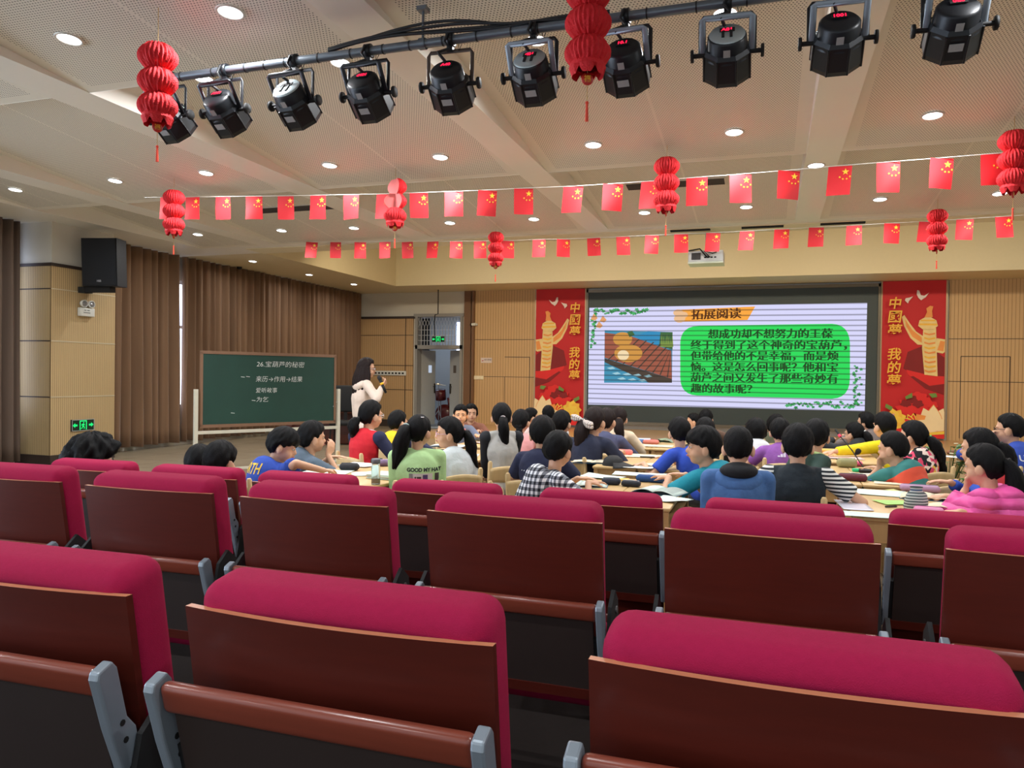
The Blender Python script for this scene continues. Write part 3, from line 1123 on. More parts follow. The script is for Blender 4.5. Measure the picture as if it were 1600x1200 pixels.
def exit_sign(label, loc, rz, w, h, two=True):
    t = thing('exit_sign', label, 'exit sign', loc, rz)
    MB().box2((-w / 2, -.012, -h / 2), (w / 2, .012, h / 2)).build('backplate', m_exitd, t)
    fr = MB()
    for a, b_ in (((-w / 2, h / 2 - .006), (w / 2, h / 2)), ((-w / 2, -h / 2), (w / 2, -h / 2 + .006)), ((-w / 2, -h / 2), (-w / 2 + .006, h / 2)), ((w / 2 - .006, -h / 2), (w / 2, h / 2))):
        fr.box2((a[0], -.016, a[1]), (b_[0], .014, b_[1]))
    fr.build('frame', m_alu, t)
    g = MB()
    k = h * .9

    def pr(pts):
        g.prism([(x * k, z * k) for x, z in pts], (0, -.0135, 0), (1, 0, 0), (0, 0, 1), (0, .001, 0))
    # arrows and a running figure in a door frame
    for s in ((-1, 1) if two else (1,)):
        x = s * w / 2 / k
        pr([(x * .52, .09), (x * .72, .09), (x * .72, .22), (x * .94, 0), (x * .72, -.22), (x * .72, -.09), (x * .52, -.09)])
    q = .42
    pr([(-q, -.46), (-q, .46), (q, .46), (q, -.46), (q - .1, -.46), (q - .1, .36), (-q + .1, .36), (-q + .1, -.46)])
    pr([(.02, .18), (.1, .18), (.12, .27), (.06, .32), (0, .27)])
    pr([(-.14, .1), (.02, .16), (.12, .1), (.2, .02), (.16, -.03), (.06, .04), (.06, -.1), (.18, -.2), (.12, -.4), (.06, -.38), (.1, -.24), (-.04, -.16), (-.12, -.34), (-.26, -.36), (-.26, -.3), (-.16, -.28), (-.08, -.02), (-.12, .03), (-.2, -.04), (-.24, .0)])
    g.build('pictogram', m_exit, t)
    return t


p = at_x(128, 664, CX)
exit_sign('green exit sign with two arrows low on the ribbed column', (CX + .014, p.y, p.z), PI / 2, .40, .17)
p = at_y(685, 530, STAGE_Y - .5)
es = exit_sign('small green exit sign hanging in front of the lattice over the open door', (p.x, p.y, p.z), 0, .36, .16)
MB().tube([(-.1, 0, .08), (-.12, 0, .45), (-.1, 0, .62), (-.02, 0, .64), (-.02, 0, CEIL - p.z)], .014, n=6).build('cable', m_dark, es)

p = at_y(606, 583, STAGE_Y - .05)
t = thing('power_strip', 'white row of black sockets on the wood wall behind the teacher', 'socket strip', (p.x + .05, STAGE_Y - .05, p.z))
MB().rbox((0, 0, 0), (.98, .04, .12), .01).build('housing', m_whitep, t)
for k in range(9):
    o = MB().box2((-.03, -.024, -.022), (.03, -.018, .022)).build('socket', m_dark, t)
    o.location = (-.40 + k * .1, 0, 0)
p = at_y(742, 507, STAGE_Y - .05)
t = thing('security_camera', 'small white and black security camera on the ribbed wood right of the door', 'camera', (p.x, STAGE_Y - .04, p.z))
MB().cyl((.05, 0, 0), (.05, -.05, 0), .03).cyl((.05, -.08, 0), (-.06, -.10, -.01), .038, n=14).build('housing', m_whitep, t)
MB().cyl((-.05, -.1, -.01), (-.085, -.105, -.015), .04, n=14).build('lens_hood', m_dark, t)
p = at_y(760, 563, STAGE_Y - .05)
t = thing('wall_sign', 'small white notice plate on the ribbed wood wall beside the door', 'sign', (p.x, STAGE_Y - .046, p.z))
MB().box2((-.15, -.006, -.065), (.15, .004, .065)).build('plate', M('notice_white', (222, 206, 196), noise=.03), t)
text_obj('lettering', '音乐教室', .05, M('notice_ink', (60, 40, 70), noise=.05), t, (.04, -.008, .012), (PI / 2, 0, 0), extrude=.001)
MB().prism([(-.12, -.03), (-.06, 0), (-.12, .0)], (0, -.008, 0), (1, 0, 0), (0, 0, 1), (0, .001, 0)).build('arrow', M('notice_red', (170, 60, 60), noise=.05), t)
p = at_y(747, 590, STAGE_Y - .05)
t = thing('switch_plate', 'cream wide switch plate low on the ribbed wood right of the door', 'switch', (p.x, STAGE_Y - .044, p.z))
MB().rbox((0, -.005, 0), (.3, .016, .1), .005).build('plate', M('cream_plastic', (232, 218, 180), rough=.4, noise=.03), t)
for k in range(3):
    o = MB().rbox((0, -.014, 0), (.08, .006, .08), .002).build('rocker', M('cream_plastic_key', (240, 228, 196), rough=.4, noise=.03), t)
    o.location = (-.09 + k * .09, 0, 0)

# projector under the ceiling lip
p = at_d(1103, 401, 11.2)
t = thing('projector', 'white ceiling projector with tangled black cables under the far flags', 'projector', p, math.radians(0))
MB().rbox((0, .12, 0), (.5, .36, .17), .02).build('body', m_whitep, t)
MB().box2((-.2, -.066, -.05), (-.07, -.058, .05)).build('vent', m_grille, t)
for dx in (-.02, .02, .07, .12):
    MB().box2((dx, -.064, -.03), (dx + .03, -.058, -.01)).build('port', m_dark, t)
MB().box2((-.25, -.075, -.105), (.25, .3, -.082)).build('base', M('pale_green_white', (226, 232, 206), rough=.4, noise=.03), t)
MB().tube([(.02, -.07, -.02), (-.03, -.12, .04), (-.08, -.1, .1), (-.24, -.08, .08)], .011, n=6).tube([(.06, -.07, -.02), (-.02, -.13, .06), (.1, -.1, .03), (.15, -.07, .05)], .009, n=6).build('cables', m_dark, t)
MB().cyl((0, .12, .08), (0, .12, CEIL + .45 - p.z), .022).build('mount', m_whitep, t)

# ================================================================== AUDITORIUM SEATS
m_red = M('magenta_red_seat_cloth', (158, 22, 66), rough=.9, noise=.10, nscale=90, bump=.25, bscale=500, spec=.2)
m_seatwood = M('mahogany_seat_shell', (84, 27, 17), rough=.38, noise=.22, nscale=5, stretch=(1.5, 1, 12), coat=.15)
m_edge = M('edge_highlight_wood', (196, 128, 92), rough=.35, noise=.12, nscale=12, stretch=(1, 4, 4))  # shell's top edge painted pale to stand for its highlight
m_rail = M('tablet_rail_wood', (126, 58, 42), rough=.3, noise=.15, nscale=8, stretch=(1, 12, 12), coat=.3)
m_tablet = M('dark_tablet_board', (46, 34, 30), rough=.55, noise=.12, nscale=8)
m_grey = M('grey_cast_bracket', (140, 150, 160), rough=.4, metal=.35, noise=.06)
m_rub = M('black_rubber', (16, 16, 17), rough=.7, noise=.1)
m_bolt = M('steel_bolt', (170, 170, 170), rough=.3, metal=.8, noise=.03)
SW, SH = .56, .886
TILT = math.radians(9)


def back_pt(x, h, off=0.0):
    """point on the leaning seat back: x across, h height, off in front of the back"""
    return Vector((x, (SH - h) * math.sin(TILT) + off - .0, h))


def make_seat(rail_drop):
    t = thing('auditorium_seat', 'seat', 'auditorium seat')
    # mahogany back shell, bowed towards the row behind
    zb, zt = .34, .835

    def shell(off):
        def fn(a, b):
            x = (a - .5) * (SW + .012)
            h = zb + (zt - zb) * b
            bow = -.022 * (1 - (2 * a - 1) ** 2)
            return back_pt(x, h, off + bow)
        return fn
    nu, nv = 17, 7
    mb = MB()
    mb.grid(shell(-.016), nu, nv)
    mb.grid(shell(0), nu, nv)
    f0, f1 = shell(-.016), shell(0)
    for i in range(nu - 1):
        a, b = i / (nu - 1), (i + 1) / (nu - 1)
        mb.quad(f0(a, 0), f0(b, 0), f1(b, 0), f1(a, 0))
        mb.quad(f0(a, 1), f0(b, 1), f1(b, 1), f1(a, 1), mi=1)
    for a in (0, 1):
        for j in range(nv - 1):
            c, d = j / (nv - 1), (j + 1) / (nv - 1)
            mb.quad(f0(a, c), f0(a, d), f1(a, d), f1(a, c))
    mb.build('back_shell', [m_seatwood, m_edge], t)
    # thick upholstered cushion standing above the shell
    c = MB()
    rot = Matrix.Rotation(TILT, 3, 'X')
    hc = (.36 + SH) / 2
    c.rbox((0, (SH - hc) * math.sin(TILT) + .053, hc), (SW - .012, .125, SH - .36), .042, rot, seg=5)
    o = c.build('back_cushion', m_red, t)
    piping = MB()
    # folded seat pan
    s = MB().rbox((0, .24, .33), (SW - .05, .12, .28), .04, Matrix.Rotation(math.radians(-14), 3, 'X'))
    s.build('seat_pad', m_red, t)
    MB().rbox((0, .315, .32), (SW - .05, .03, .28), .012, Matrix.Rotation(math.radians(-14), 3, 'X')).build('seat_shell', m_seatwood, t)
    # folded writing tablet behind the shell
    zr = zt - rail_drop
    yb = back_pt(0, zr, 0).y - .09
    W2 = SW / 2 + .012
    rt = Matrix.Rotation(math.radians(14), 3, 'X')

    def tp(x, dz, dy=0.0):
        return Vector((x, yb, zr)) + rt @ Vector((0, dy, dz))
    MB().rbox(tp(0, -.02), (2 * W2 - .02, .026, .055), .012, rt).build('tablet_rail', m_rail, t)
    MB().box(tp(0, -.16, .006), (2 * W2 - .05, .014, .25), rt).build('tablet_board', m_tablet, t)
    MB().box(tp(0, -.30, .006), (2 * W2 - .04, .02, .035), rt).build('tablet_foot_rail', m_seatwood, t)
    for sx in (-1, 1):
        x = sx * W2
        b = MB()
        prof = [(-.018, .012), (.014, .016), (.022, 0), (.022, -.10), (.036, -.13), (.036, -.15), (.022, -.18), (.012, -.30), (-.004, -.31), (-.012, -.18), (-.02, -.10), (-.024, -.0)]
        b.prism(prof, tp(x - .011, 0), rt @ Vector((0, 1, 0)), rt @ Vector((0, 0, 1)), (.022, 0, 0))
        bo = b.build('tablet_bracket', m_grey, t)
        modded(bo, [('BEVEL', {'width': .004, 'segments': 2})])
        for dz in (-.105, -.14, -.2, -.27):
            MB().cyl(tp(x - .012, dz, .008), tp(x + .012, dz, .008), .006, n=8).build('bracket_hole', m_rub, bo)
        MB().box(tp(x - sx * .018, -.2, .02), (.022, .03, .16), rt).build('stopper', m_rub, t)
    # hinge plates and standard between the seats
    for sx in (-1, 1):
        x = sx * (SW / 2 + .032)
        pl = MB()
        pl.prism([(-.11, .40), (-.05, .66), (0, .70), (.05, .66), (.09, .5), (.10, .3), (-.06, .3)], (x - .006, .05, -.075), (0, 1, 0), (0, 0, 1), (.012, 0, 0))
        po = pl.build('hinge_plate', m_rub, t)
        for y, z in ((.01, .56), (.02, .47), (-.04, .41), (.05, .36)):
            MB().cyl((x - .01, y + .06, z), (x + .01, y + .06, z), .011, n=10).build('bolt', m_bolt, po)
    for sx in (-1, 1):
        MB().box2((sx * (SW / 2 + .03) - .01, .08, 0), (sx * (SW / 2 + .03) + .01, .2, .42)).box2((sx * (SW / 2 + .03) - .018, .02, 0), (sx * (SW / 2 + .03) + .018, .3, .015)).build('leg', m_rub, t)
    return t


G1, G2, G3 = 'seats of the nearest row', 'seats of the second row', 'seats of the third row'
rows = [(1.10, .154, .118, [(-1.385, 'nearest-row seat cut by the left picture edge, showing its broad right cushion side', .02),
                           (-.675, 'nearest-row seat left of the picture centre, with its whole folded tablet in view', .0),
                           (.045, 'nearest-row seat at lower right, the largest wooden back in view', 0.0)], G1),
        (2.26, .127, .24, [(-2.88, 'second-row seat cut by the left picture edge', .03), (-2.165, 'second-row seat, second from the left picture edge', .02),
                           (-1.465, 'second-row seat directly behind the tablet-backed middle seat, third from left', .01),
                           (-.748, 'second-row seat at the picture centre, behind the gap between the two big front seats', 0.0),
                           (.008, 'second-row seat right of the picture centre, wide dark wooden back', 0.0),
                           (.735, 'second-row seat cut by the right picture edge', -.01)], G2),
        (3.30, .006, .10, [(-3.59, 'third-row seat farthest left, in front of the person with tousled hair', .03), (-2.88, 'third-row seat with two dark heads behind it', .02),
                        (-2.20, 'third-row seat behind which the glass bottle stands on a desk', .01), (-1.44, 'third-row seat below the girl in the pale green hoodie', 0.0),
                        (-.70, 'third-row seat below the boy in the checked shirt', 0.0), (.03, 'third-row seat below the boy in the denim hooded jacket', 0.0),
                        (.74, 'third-row seat farthest right, below the girl in the pink jacket', -.01)], G3)]
for (y, z, drop, lst, grp) in rows:
    s0 = None
    for (x, lab, rz) in lst:
        if s0 is None:
            s0 = make_seat(drop)
            s0.location = (x, y, z)
            s0.rotation_euler = (0, 0, rz)
            s0['label'] = lab
            s0['group'] = grp
        else:
            dup(s0, (x, y, z), rz, lab, grp)

# ================================================================== LAMP PIPE AND STAGE LAMPS
PY, PZ = 4.15, 3.35
m_pipe = M('grey_steel_pipe', (104, 112, 120), rough=.35, metal=.5, noise=.12, nscale=12)
m_cable = M('black_cable', (18, 19, 21), rough=.6, noise=.1)
xl = at_y(268, 115, PY).x
pipe = thing('lighting_pipe', 'long grey steel pipe under the ceiling carrying the row of stage lamps', 'pipe', (0, PY, PZ))
MB().cyl((xl, 0, 0), (2.2, 0, 0), .027, n=20).build('tube', m_pipe, pipe)
r = random.Random(2)
xx = xl + .08
while xx < 2.1:
    MB().cyl((xx, 0, 0), (xx + .008, 0, 0), .030, n=14).build('cable_tie', m_cable, pipe)
    xx += r.uniform(.14, .26)
for u in (661, 1345):
    xx = at_y(u, 46, PY).x
    MB().cyl((xx, 0, .02), (xx, 0, CEIL + .03 - PZ), .008).box2((xx - .03, -.03, CEIL - PZ - .005), (xx + .03, .03, CEIL + .02 - PZ)).lathe([(.034, -.02), (.034, .02)], (xx, 0, 0), n=12, rot=Matrix.Rotation(PI / 2, 3, 'Y')).build('hanger', m_pipe, pipe)
wires = MB()
for k in range(4):
    pts = []
    for i in range(26):
        s = i / 25
        x = -2.6 + 1.75 * s
        h = .03 + (.03 + .02 * k) * math.sin(PI * min(1, s * 1.5)) + .012 * math.sin(9 * s + k)
        pts.append((x, -.012 + .012 * (k % 2), max(.026, h)))
    wires.tube(pts, .009, n=6)
wires.build('cable', m_cable, pipe)

m_par = M('black_lamp_housing', (20, 23, 28), rough=.4, noise=.1, metal=.2)
m_silver = M('silver_lamp_back', (176, 188, 192), rough=.35, metal=.6, noise=.05)
m_led7 = M('red_digits', (120, 0, 10), rough=.5, emit=(255, 20, 60), estr=3.0, noise=.01)
m_stick = M('grey_sticker', (150, 150, 150), rough=.6, noise=.12, nscale=90)
BR = math.radians(37)


def make_lamp(style):
    """style: front bracket tint and rear: 'black' or 'silver' rear cap, and a bracket swung to the rear or not"""
    t = thing('stage_lamp', 'lamp', 'stage lamp')
    cz = -.262
    ax = Vector((0, math.cos(BR), -math.sin(BR)))        # light direction, forward and down
    upv = Vector((0, math.sin(BR), math.cos(BR)))
    rot = Matrix((Vector((1, 0, 0)), upv * -1, ax)).transposed()  # local z = light direction
    ctr = Vector((0, 0, cz))
    oc = [(.001, -.108), (.082, -.108), (.097, -.094), (.102, -.03), (.118, .0)]
    MB().lathe(oc, ctr, n=28, rot=rot).build('rear_housing', m_par, t)
    b = MB()
    prof = [(.108, -.04), (.122, -.02), (.128, .10), (.122, .125), (.11, .13), (.105, .10), (.001, .095)]
    vr = rot @ Matrix.Rotation(PI / 8, 3, 'Z')
    b.lathe(prof, ctr, n=8, rot=vr, smooth=False)
    for k in range(8):                                     # ribs of the faceted body
        a = PI / 8 + k * PI / 4
        q = Vector((math.cos(a) * .124, math.sin(a) * .124, 0))
        b.cyl(ctr + rot @ (q + Vector((0, 0, -.02))), ctr + rot @ (q * 1.02 + Vector((0, 0, .12))), .006, n=6)
    b.build('body', m_par, t)
    lens = MB().lathe([(.1, .101), (.001, .104)], ctr, n=24, rot=rot)
    lens.build('lens', M('lamp_lens', (70, 76, 84), rough=.15, metal=.3, noise=.05), t)
    bk = -.110
    if style['rear'] == 'silver':
        cap_ = MB().lathe([(.001, bk - .004), (.082, bk - .004), (.09, bk + .006)], ctr, n=26, rot=rot)
        cap_.build('rear_cap', m_silver, t)
        MB().box(ctr + rot @ Vector((-.02, .015, bk - .008)), (.014, .06, .006), rot).box(ctr + rot @ Vector((.02, .015, bk - .008)), (.014, .06, .006), rot).build('socket', m_rub, t)
    # display with red digits, two stickers
    MB().box(ctr + rot @ Vector((0, -.025, bk - .004)), (.075, .034, .006), rot).build('display', m_rub, t)
    txt = style['txt']
    mat = Matrix.Translation(ctr + rot @ Vector((0, -.025, bk - .0075))) @ (rot @ Matrix(((1, 0, 0), (0, -1, 0), (0, 0, -1)))).to_4x4()
    text_obj('digits', txt, .034, m_led7, t, matrix=mat, extrude=.0008, bold=.0008)
    MB().box(ctr + rot @ Vector((.0, .1005, -.055)), (.034, .003, .040), rot).build('sticker', m_stick, t)
    if style.get('label', True):
        MB().box(ctr + rot @ Vector((.0, .1185, .035)), (.062, .003, .04), rot @ Matrix.Rotation(.06, 3, 'X')).build('sticker', m_stick, t)
    # yoke up to the clamp
    w = .134
    piv = ctr + rot @ Vector((0, 0, .0))
    y = MB()
    y.tube([piv + Vector((-w, 0, 0)), Vector((-w, 0, -.085)), Vector((-w + .012, 0, -.066)), Vector((w - .012, 0, -.066)), Vector((w, 0, -.085)), piv + Vector((w, 0, 0))], .012, n=8, flat=.35)
    y.build('yoke', M('bracket_bronze', (92, 82, 78), rough=.3, metal=.7, noise=.05) if style['yoke'] == 'bronze' else m_par, t)
    if style['rear_bracket']:
        m2 = m_grey if style['rear_bracket'] == 'grey' else m_par
        bd = rot @ Vector((0, -.05, -.165))
        e = piv + bd
        rb = MB()
        rb.tube([piv + Vector((-w + .012, 0, 0)), e + Vector((-w + .012, 0, 0)), e + Vector((-w + .022, 0, .004)), e + Vector((w - .022, 0, .004)), e + Vector((w - .012, 0, 0)), piv + Vector((w - .012, 0, 0))], .016, n=8, flat=.3)
        rb.build('floor_bracket', m2, t)
    for s in (-1, 1):
        MB().cyl(piv + Vector((s * (w - .03), 0, 0)), piv + Vector((s * (w + .035), 0, 0)), .012, n=10).lathe([(.001, -.008), (.032, -.008), (.034, 0), (.032, .008), (.001, .008)], piv + Vector((s * (w + .042), 0, 0)), n=12, rot=Matrix.Rotation(PI / 2, 3, 'Y')).build('knob', m_rub, t)
    # clamp, safety wire, cable
    MB().lathe([(.029, -.02), (.042, -.02), (.042, .02), (.029, .02)], (0, 0, 0), n=18, rot=Matrix.Rotation(PI / 2, 3, 'Y')).box2((-.018, -.016, -.07), (.018, .016, -.03)).build('clamp', m_par, t)
    cb_ = MB()
    cb_.tube([(-.0, -.045, .02), (-.02, -.052, -.03), (.01, -.05, -.07), (-.06, -.05, -.085), (-.03, -.1, -.12), ctr + rot @ Vector((-.01, -.07, -.10))], .009, n=7)
    cb_.tube([(.05, 0, -.03), (.055, -.01, -.07), (.07, 0, -.03)], .0025, n=5)
    cb_.build('cable', m_cable, t)
    return t


PX = [(266, 115), (352, 103), (461, 91), (576, 78), (704, 60), (834, 49), (978, 34), (1137, 17), (1310, 0), (1492, -18)]
ST = [dict(rear='black', yoke='black', rear_bracket='black', txt='A001'), dict(rear='black', yoke='black', rear_bracket='black', txt='A001'),
      dict(rear='silver', yoke='black', rear_bracket='black', txt=' ', ), dict(rear='black', yoke='black', rear_bracket='black', txt='d401'),
      dict(rear='black', yoke='bronze', rear_bracket='', txt='A40'), dict(rear='silver', yoke='black', rear_bracket='grey', txt='d01'),
      dict(rear='black', yoke='black', rear_bracket='grey', txt='10.1'), dict(rear='silver', yoke='black', rear_bracket='grey', txt='A01', label=False),
      dict(rear='black', yoke='black', rear_bracket='grey', txt='1001', label=False), dict(rear='black', yoke='black', rear_bracket='grey', txt='0E0')]
LB = ['black stage lamp at the left end of the pipe, half behind the big lantern', 'black stage lamp second from the left on the pipe, red digits lit',
      'stage lamp third from the left, with a round silver back and no lit digits', 'black stage lamp fourth from the left, with a dark folded bracket above its digits',
      'black stage lamp with a bronze yoke, fifth from the left', 'silver-backed stage lamp just left of the big upper lantern', 'black stage lamp just right of the big upper lantern',
      'silver-backed stage lamp at right with a grey bracket over its digits', 'black stage lamp second from the right, before the plain beam', 'black stage lamp farthest right on the pipe']
for (u, v), st, lab in zip(PX, ST, LB):
    o = make_lamp(st)
    o.location = (at_y(u, v, PY).x, PY, PZ)
    o['label'] = lab
    o['group'] = 'stage lamps on the pipe'
    o.rotation_euler = (0, 0, r.uniform(-.06, .06))

# ================================================================== PAPER LANTERNS
m_pap = M('red_tissue_paper', (214, 26, 36), rough=.75, noise=.14, nscale=14, bump=.7, bscale=120)
m_pap2 = M('pale_red_open_paper', (236, 120, 116), rough=.7, noise=.12, nscale=10)
m_tas = M('orange_red_tassel', (224, 70, 44), rough=.7, noise=.15, nscale=40)
m_thr = M('gold_thread', (196, 160, 96), rough=.6, noise=.1)
m_medal = M('red_gold_medal', (190, 40, 30), rough=.4, noise=.1)


def pleated(mb, c, prof, a0=0.0, a1=2 * PI, n=60):
    vs = []
    for (rr, z) in prof:
        for j in range(n + 1):
            a = a0 + (a1 - a0) * j / n
            k = 1 + (.035 if j % 2 else -.035)
            q = rr * k
            vs.append((c[0] + q * math.cos(a), c[1] + q * math.sin(a), c[2] + z + .004 * math.sin(j * 2.1 + z * 60)))
    fs = []
    for i in range(len(prof) - 1):
        for j in range(n):
            fs.append((i * (n + 1) + j, i * (n + 1) + j + 1, (i + 1) * (n + 1) + j + 1, (i + 1) * (n + 1) + j))
    mb._add(vs, fs, False)


def tier_prof(h, R):
    pr = []
    for i in range(13):
        s = i / 12
        z = h / 2 - h * s
        pr.append((R * (.30 + .70 * max(0, math.sin(PI * (.06 + .88 * s))) ** .75), z))
    return pr


def make_lantern(label, uv, torn=False, sc=1.0, k=1.0):
    p = at_z(uv[0], uv[1], 3.47)
    p = Vector((0, 0, EYE)) + (p - Vector((0, 0, EYE))) * k
    sc *= k
    t = thing('paper_lantern', label, 'lantern', p, rz=rnd.uniform(0, 3), group='red paper lanterns')
    R, h = .118 * sc, .158 * sc
    MB().cyl((0, 0, 0), (0, 0, ceil_z(p.x, p.y) - p.z + .002), .0022, n=5).build('thread', m_thr, t)
    for k in range(3):
        b = MB()
        z = -h * .5 - k * h * .98
        if torn and k < 2:
            pleated(b, (0, 0, z), tier_prof(h, R), -1.0 + k * .3, 2.6 + k * .8, 40)
            o = b.build('tier', m_pap, t, fix=False)
            s = MB()
            for a in (-1.0 + k * .3, 2.6 + k * .8):
                pts = [(0, 0, h / 2)] + [(rr * math.cos(a), rr * math.sin(a), zz_) for rr, zz_ in tier_prof(h, R)] + [(0, 0, -h / 2)]
                s.poly([(q[0], q[1], q[2] + z) for q in pts])
            s.build('open_sheet', m_pap2, t, fix=False)
        else:
            pleated(b, (0, 0, z), tier_prof(h, R))
            o = b.build('tier', m_pap, t, fix=False)
    # scalloped skirt
    b = MB()
    n = 24
    vs = []
    for i, (rr, z) in enumerate(((.75, 0), (.82, -.18), (.70, -.42))):
        for j in range(n):
            a = 2 * PI * j / n
            vs.append((R * rr * math.cos(a), R * rr * math.sin(a), -2.78 * h + z * h * (1 if i < 2 else .55 + .55 * (math.sin(a * 6) > -.2))))
    b._add(vs, [(i * n + j, i * n + (j + 1) % n, (i + 1) * n + (j + 1) % n, (i + 1) * n + j) for i in range(2) for j in range(n)])
    b.build('skirt', m_pap, t, fix=False)
    zb = -3.05 * h
    MB().cyl((0, 0, -2.7 * h), (0, 0, zb - .075), .002, n=5).cyl((0, 0, zb - .075), (0, 0, zb - .18), .002, n=5).build('string', m_thr, t)
    mrot = Matrix.Rotation(PI / 2, 3, 'X')
    mo = MB().lathe([(.001, .004), (.028, .004), (.031, 0), (.028, -.004), (.001, -.004)], (0, 0, zb - .04), n=18, rot=mrot).build('medallion', m_medal, t)
    text_obj('character', '福', .036, m_bgold, mo, (0, -.005, zb - .04), (PI / 2, 0, 0), extrude=.001, bold=.0006)
    MB().cyl((0, 0, zb - .16), (0, 0, zb - .25), .006, .009, n=10).ball((0, 0, zb - .158), .009).build('tassel', m_tas, t)
    return t


make_lantern('big red lantern at upper left, hanging before the left end of the lamp pipe', (247, 70), k=.965)
make_lantern('big red lantern cut by the top picture edge, in front of the lamp pipe', (920, -34), k=.965)
make_lantern('small red lantern above the loudspeaker, left end of the near flag string', (272, 298))
make_lantern('torn red lantern with open pale paper sheets, behind the eighth near flag', (618, 280), torn=True)
make_lantern('red lantern on the near flag string, above the projector', (1042, 247))
make_lantern('red lantern at the right picture edge', (1585, 205))
make_lantern('small far red lantern hanging left of the screen, on the far flag string', (775, 363), sc=.96)
make_lantern('small far red lantern over the right banner, on the far flag string', (1465, 328), sc=.96)

# ================================================================== FLAG STRINGS
m_flag = M('red_flag_paper', (214, 32, 40), rough=.6, noise=.06, nscale=9)
m_star = M('flag_star_yellow', (250, 206, 60), rough=.5, noise=.04)
m_str = M('white_string', (216, 214, 206), rough=.7, noise=.05)


def star(mb, cx, cz, rr, ang=0.0, mi=0):
    pts = []
    for i in range(10):
        a = PI / 2 + ang + PI * i / 5
        q = rr if i % 2 == 0 else rr * .40
        pts.append((cx + q * math.cos(a), cz + q * math.sin(a)))
    for s in (-1, 1):
        mb.prism(pts, (0, -.0022 * s, 0), (1, 0, 0), (0, 0, 1), (0, .0008 * s, 0), mi)


FW, FH = .196, .262
flag_kinds = []
for k in range(3):
    fl = MB()

    def fn(a, b, k=k):
        return (-FW / 2 + FW * a + .012 * (b - .5) * (k - 1), .012 * math.sin(3 * a + 2.2 * b + k * 2) * b, -FH * b)
    fl.grid(fn, 9, 9)
    me = fl.mesh('flag', m_flag)
    st = MB()
    # the flags hang by the hoist edge: big star at upper right, four small ones in an arc below it
    star(st, .050, -.052, .032)
    for (x, z) in ((.004, -.098), (.030, -.116), (.062, -.116), (.088, -.096)):
        star(st, x, z, .011, .4)
    st.v = [(x, y + .012 * math.sin(3 * (x / FW + .5) + 2.2 * (-z / FH) + k * 2) * (-z / FH), z) for x, y, z in st.v]
    sm = st.mesh('stars', m_star)
    flag_kinds.append((me, sm))
F1 = [(263, 308), (301, 307.5), (349, 307), (397, 306.5), (447, 306), (497, 305), (548, 304), (601, 303), (655, 301), (709, 299), (762, 297), (819, 294), (895, 291), (958, 287),
      (1017, 283), (1089, 277), (1158, 272), (1233, 266), (1312, 259), (1388, 253), (1472, 246.5), (1552, 240)]
F2 = [(487, 378), (525, 378), (563, 378), (601, 377.5), (637, 377.5), (676, 377), (713, 377), (750, 376.5), (794, 376), (842, 374), (881, 373.5), (928, 371.5), (974, 369.5), (1019, 367.5),
      (1065, 365.5), (1114, 363.5), (1167, 361), (1221, 358), (1275, 355), (1334, 352), (1394, 348.5), (1448, 346), (1508, 342), (1569, 338)]
ORD = ['first', 'second', 'third', 'fourth', 'fifth', 'sixth', 'seventh', 'eighth', 'ninth', 'tenth', 'eleventh', 'twelfth', 'thirteenth', 'fourteenth', 'fifteenth', 'sixteenth', 'seventeenth',
       'eighteenth', 'nineteenth', 'twentieth', 'twenty-first', 'twenty-second', 'twenty-third', 'twenty-fourth']
r = random.Random(11)
for (lst, fy, nm, s) in ((F1, 7.46, 'near', 1.0), (F2, 10.9, 'far', .98)):
    pts = [at_y(u, v, fy) for u, v in lst]
    a = pts[0] + (pts[0] - pts[1]) * 1.0
    b = pts[-1] + (pts[-1] - pts[-2]) * 6
    so = MB().tube([a] + pts + [b], .0035, n=6).build('flag_string', m_str)
    tag(so, 'thin white string carrying the %s row of small red flags across the hall' % nm, 'string')
    for i, p in enumerate(pts):
        me, sm = flag_kinds[r.randrange(3)]
        o = bpy.data.objects.new('bunting_flag', me)
        COL.objects.link(o)
        o.location = p - Vector((0, 0, .0045))
        o.scale = (s, s, s)
        # nearly square to the string, a little twisted
        o.rotation_euler = (r.uniform(-.05, .05), r.uniform(-.03, .05), r.uniform(-.25, .15) + .22)
        q = bpy.data.objects.new('stars', sm)
        COL.objects.link(q)
        q.parent = o
        tag(o, 'small red flag with yellow stars, %s from the left on the %s string' % (ORD[i], nm), 'flag', 'red flags on the %s string' % nm)

# ================================================================== PEOPLE
from mathutils.bvhtree import BVHTree
m_skin = M('skin', (212, 164, 132), rough=.55, noise=.06, nscale=14)
m_skin_warm_lit = M('skin_warm_lit', (222, 166, 124), rough=.55, noise=.06, nscale=14)  # orange light on far faces, put into the skin colour
m_hair = M('black_hair', (11, 10, 11), rough=.6, spec=.15, noise=.45, nscale=16, stretch=(6, 6, .8), bump=.5, bscale=60)
m_hair_b = M('brown_black_hair', (30, 18, 16), rough=.55, spec=.18, noise=.4, nscale=16, stretch=(6, 6, .8), bump=.5, bscale=60)
m_eye = M('eye_white', (196, 188, 180), rough=.25, noise=.02)
m_iris = M('dark_iris', (24, 16, 12), rough=.15, noise=.05)
m_lip = M('lips', (168, 92, 84), rough=.5, noise=.08)
m_trs = {}


def cloth(name, rgb, **k):
    return M('cloth_' + name, rgb, rough=k.pop('rough', .85), noise=k.pop('noise', .10), nscale=k.pop('nscale', 12), bump=.8, bscale=15, **k)


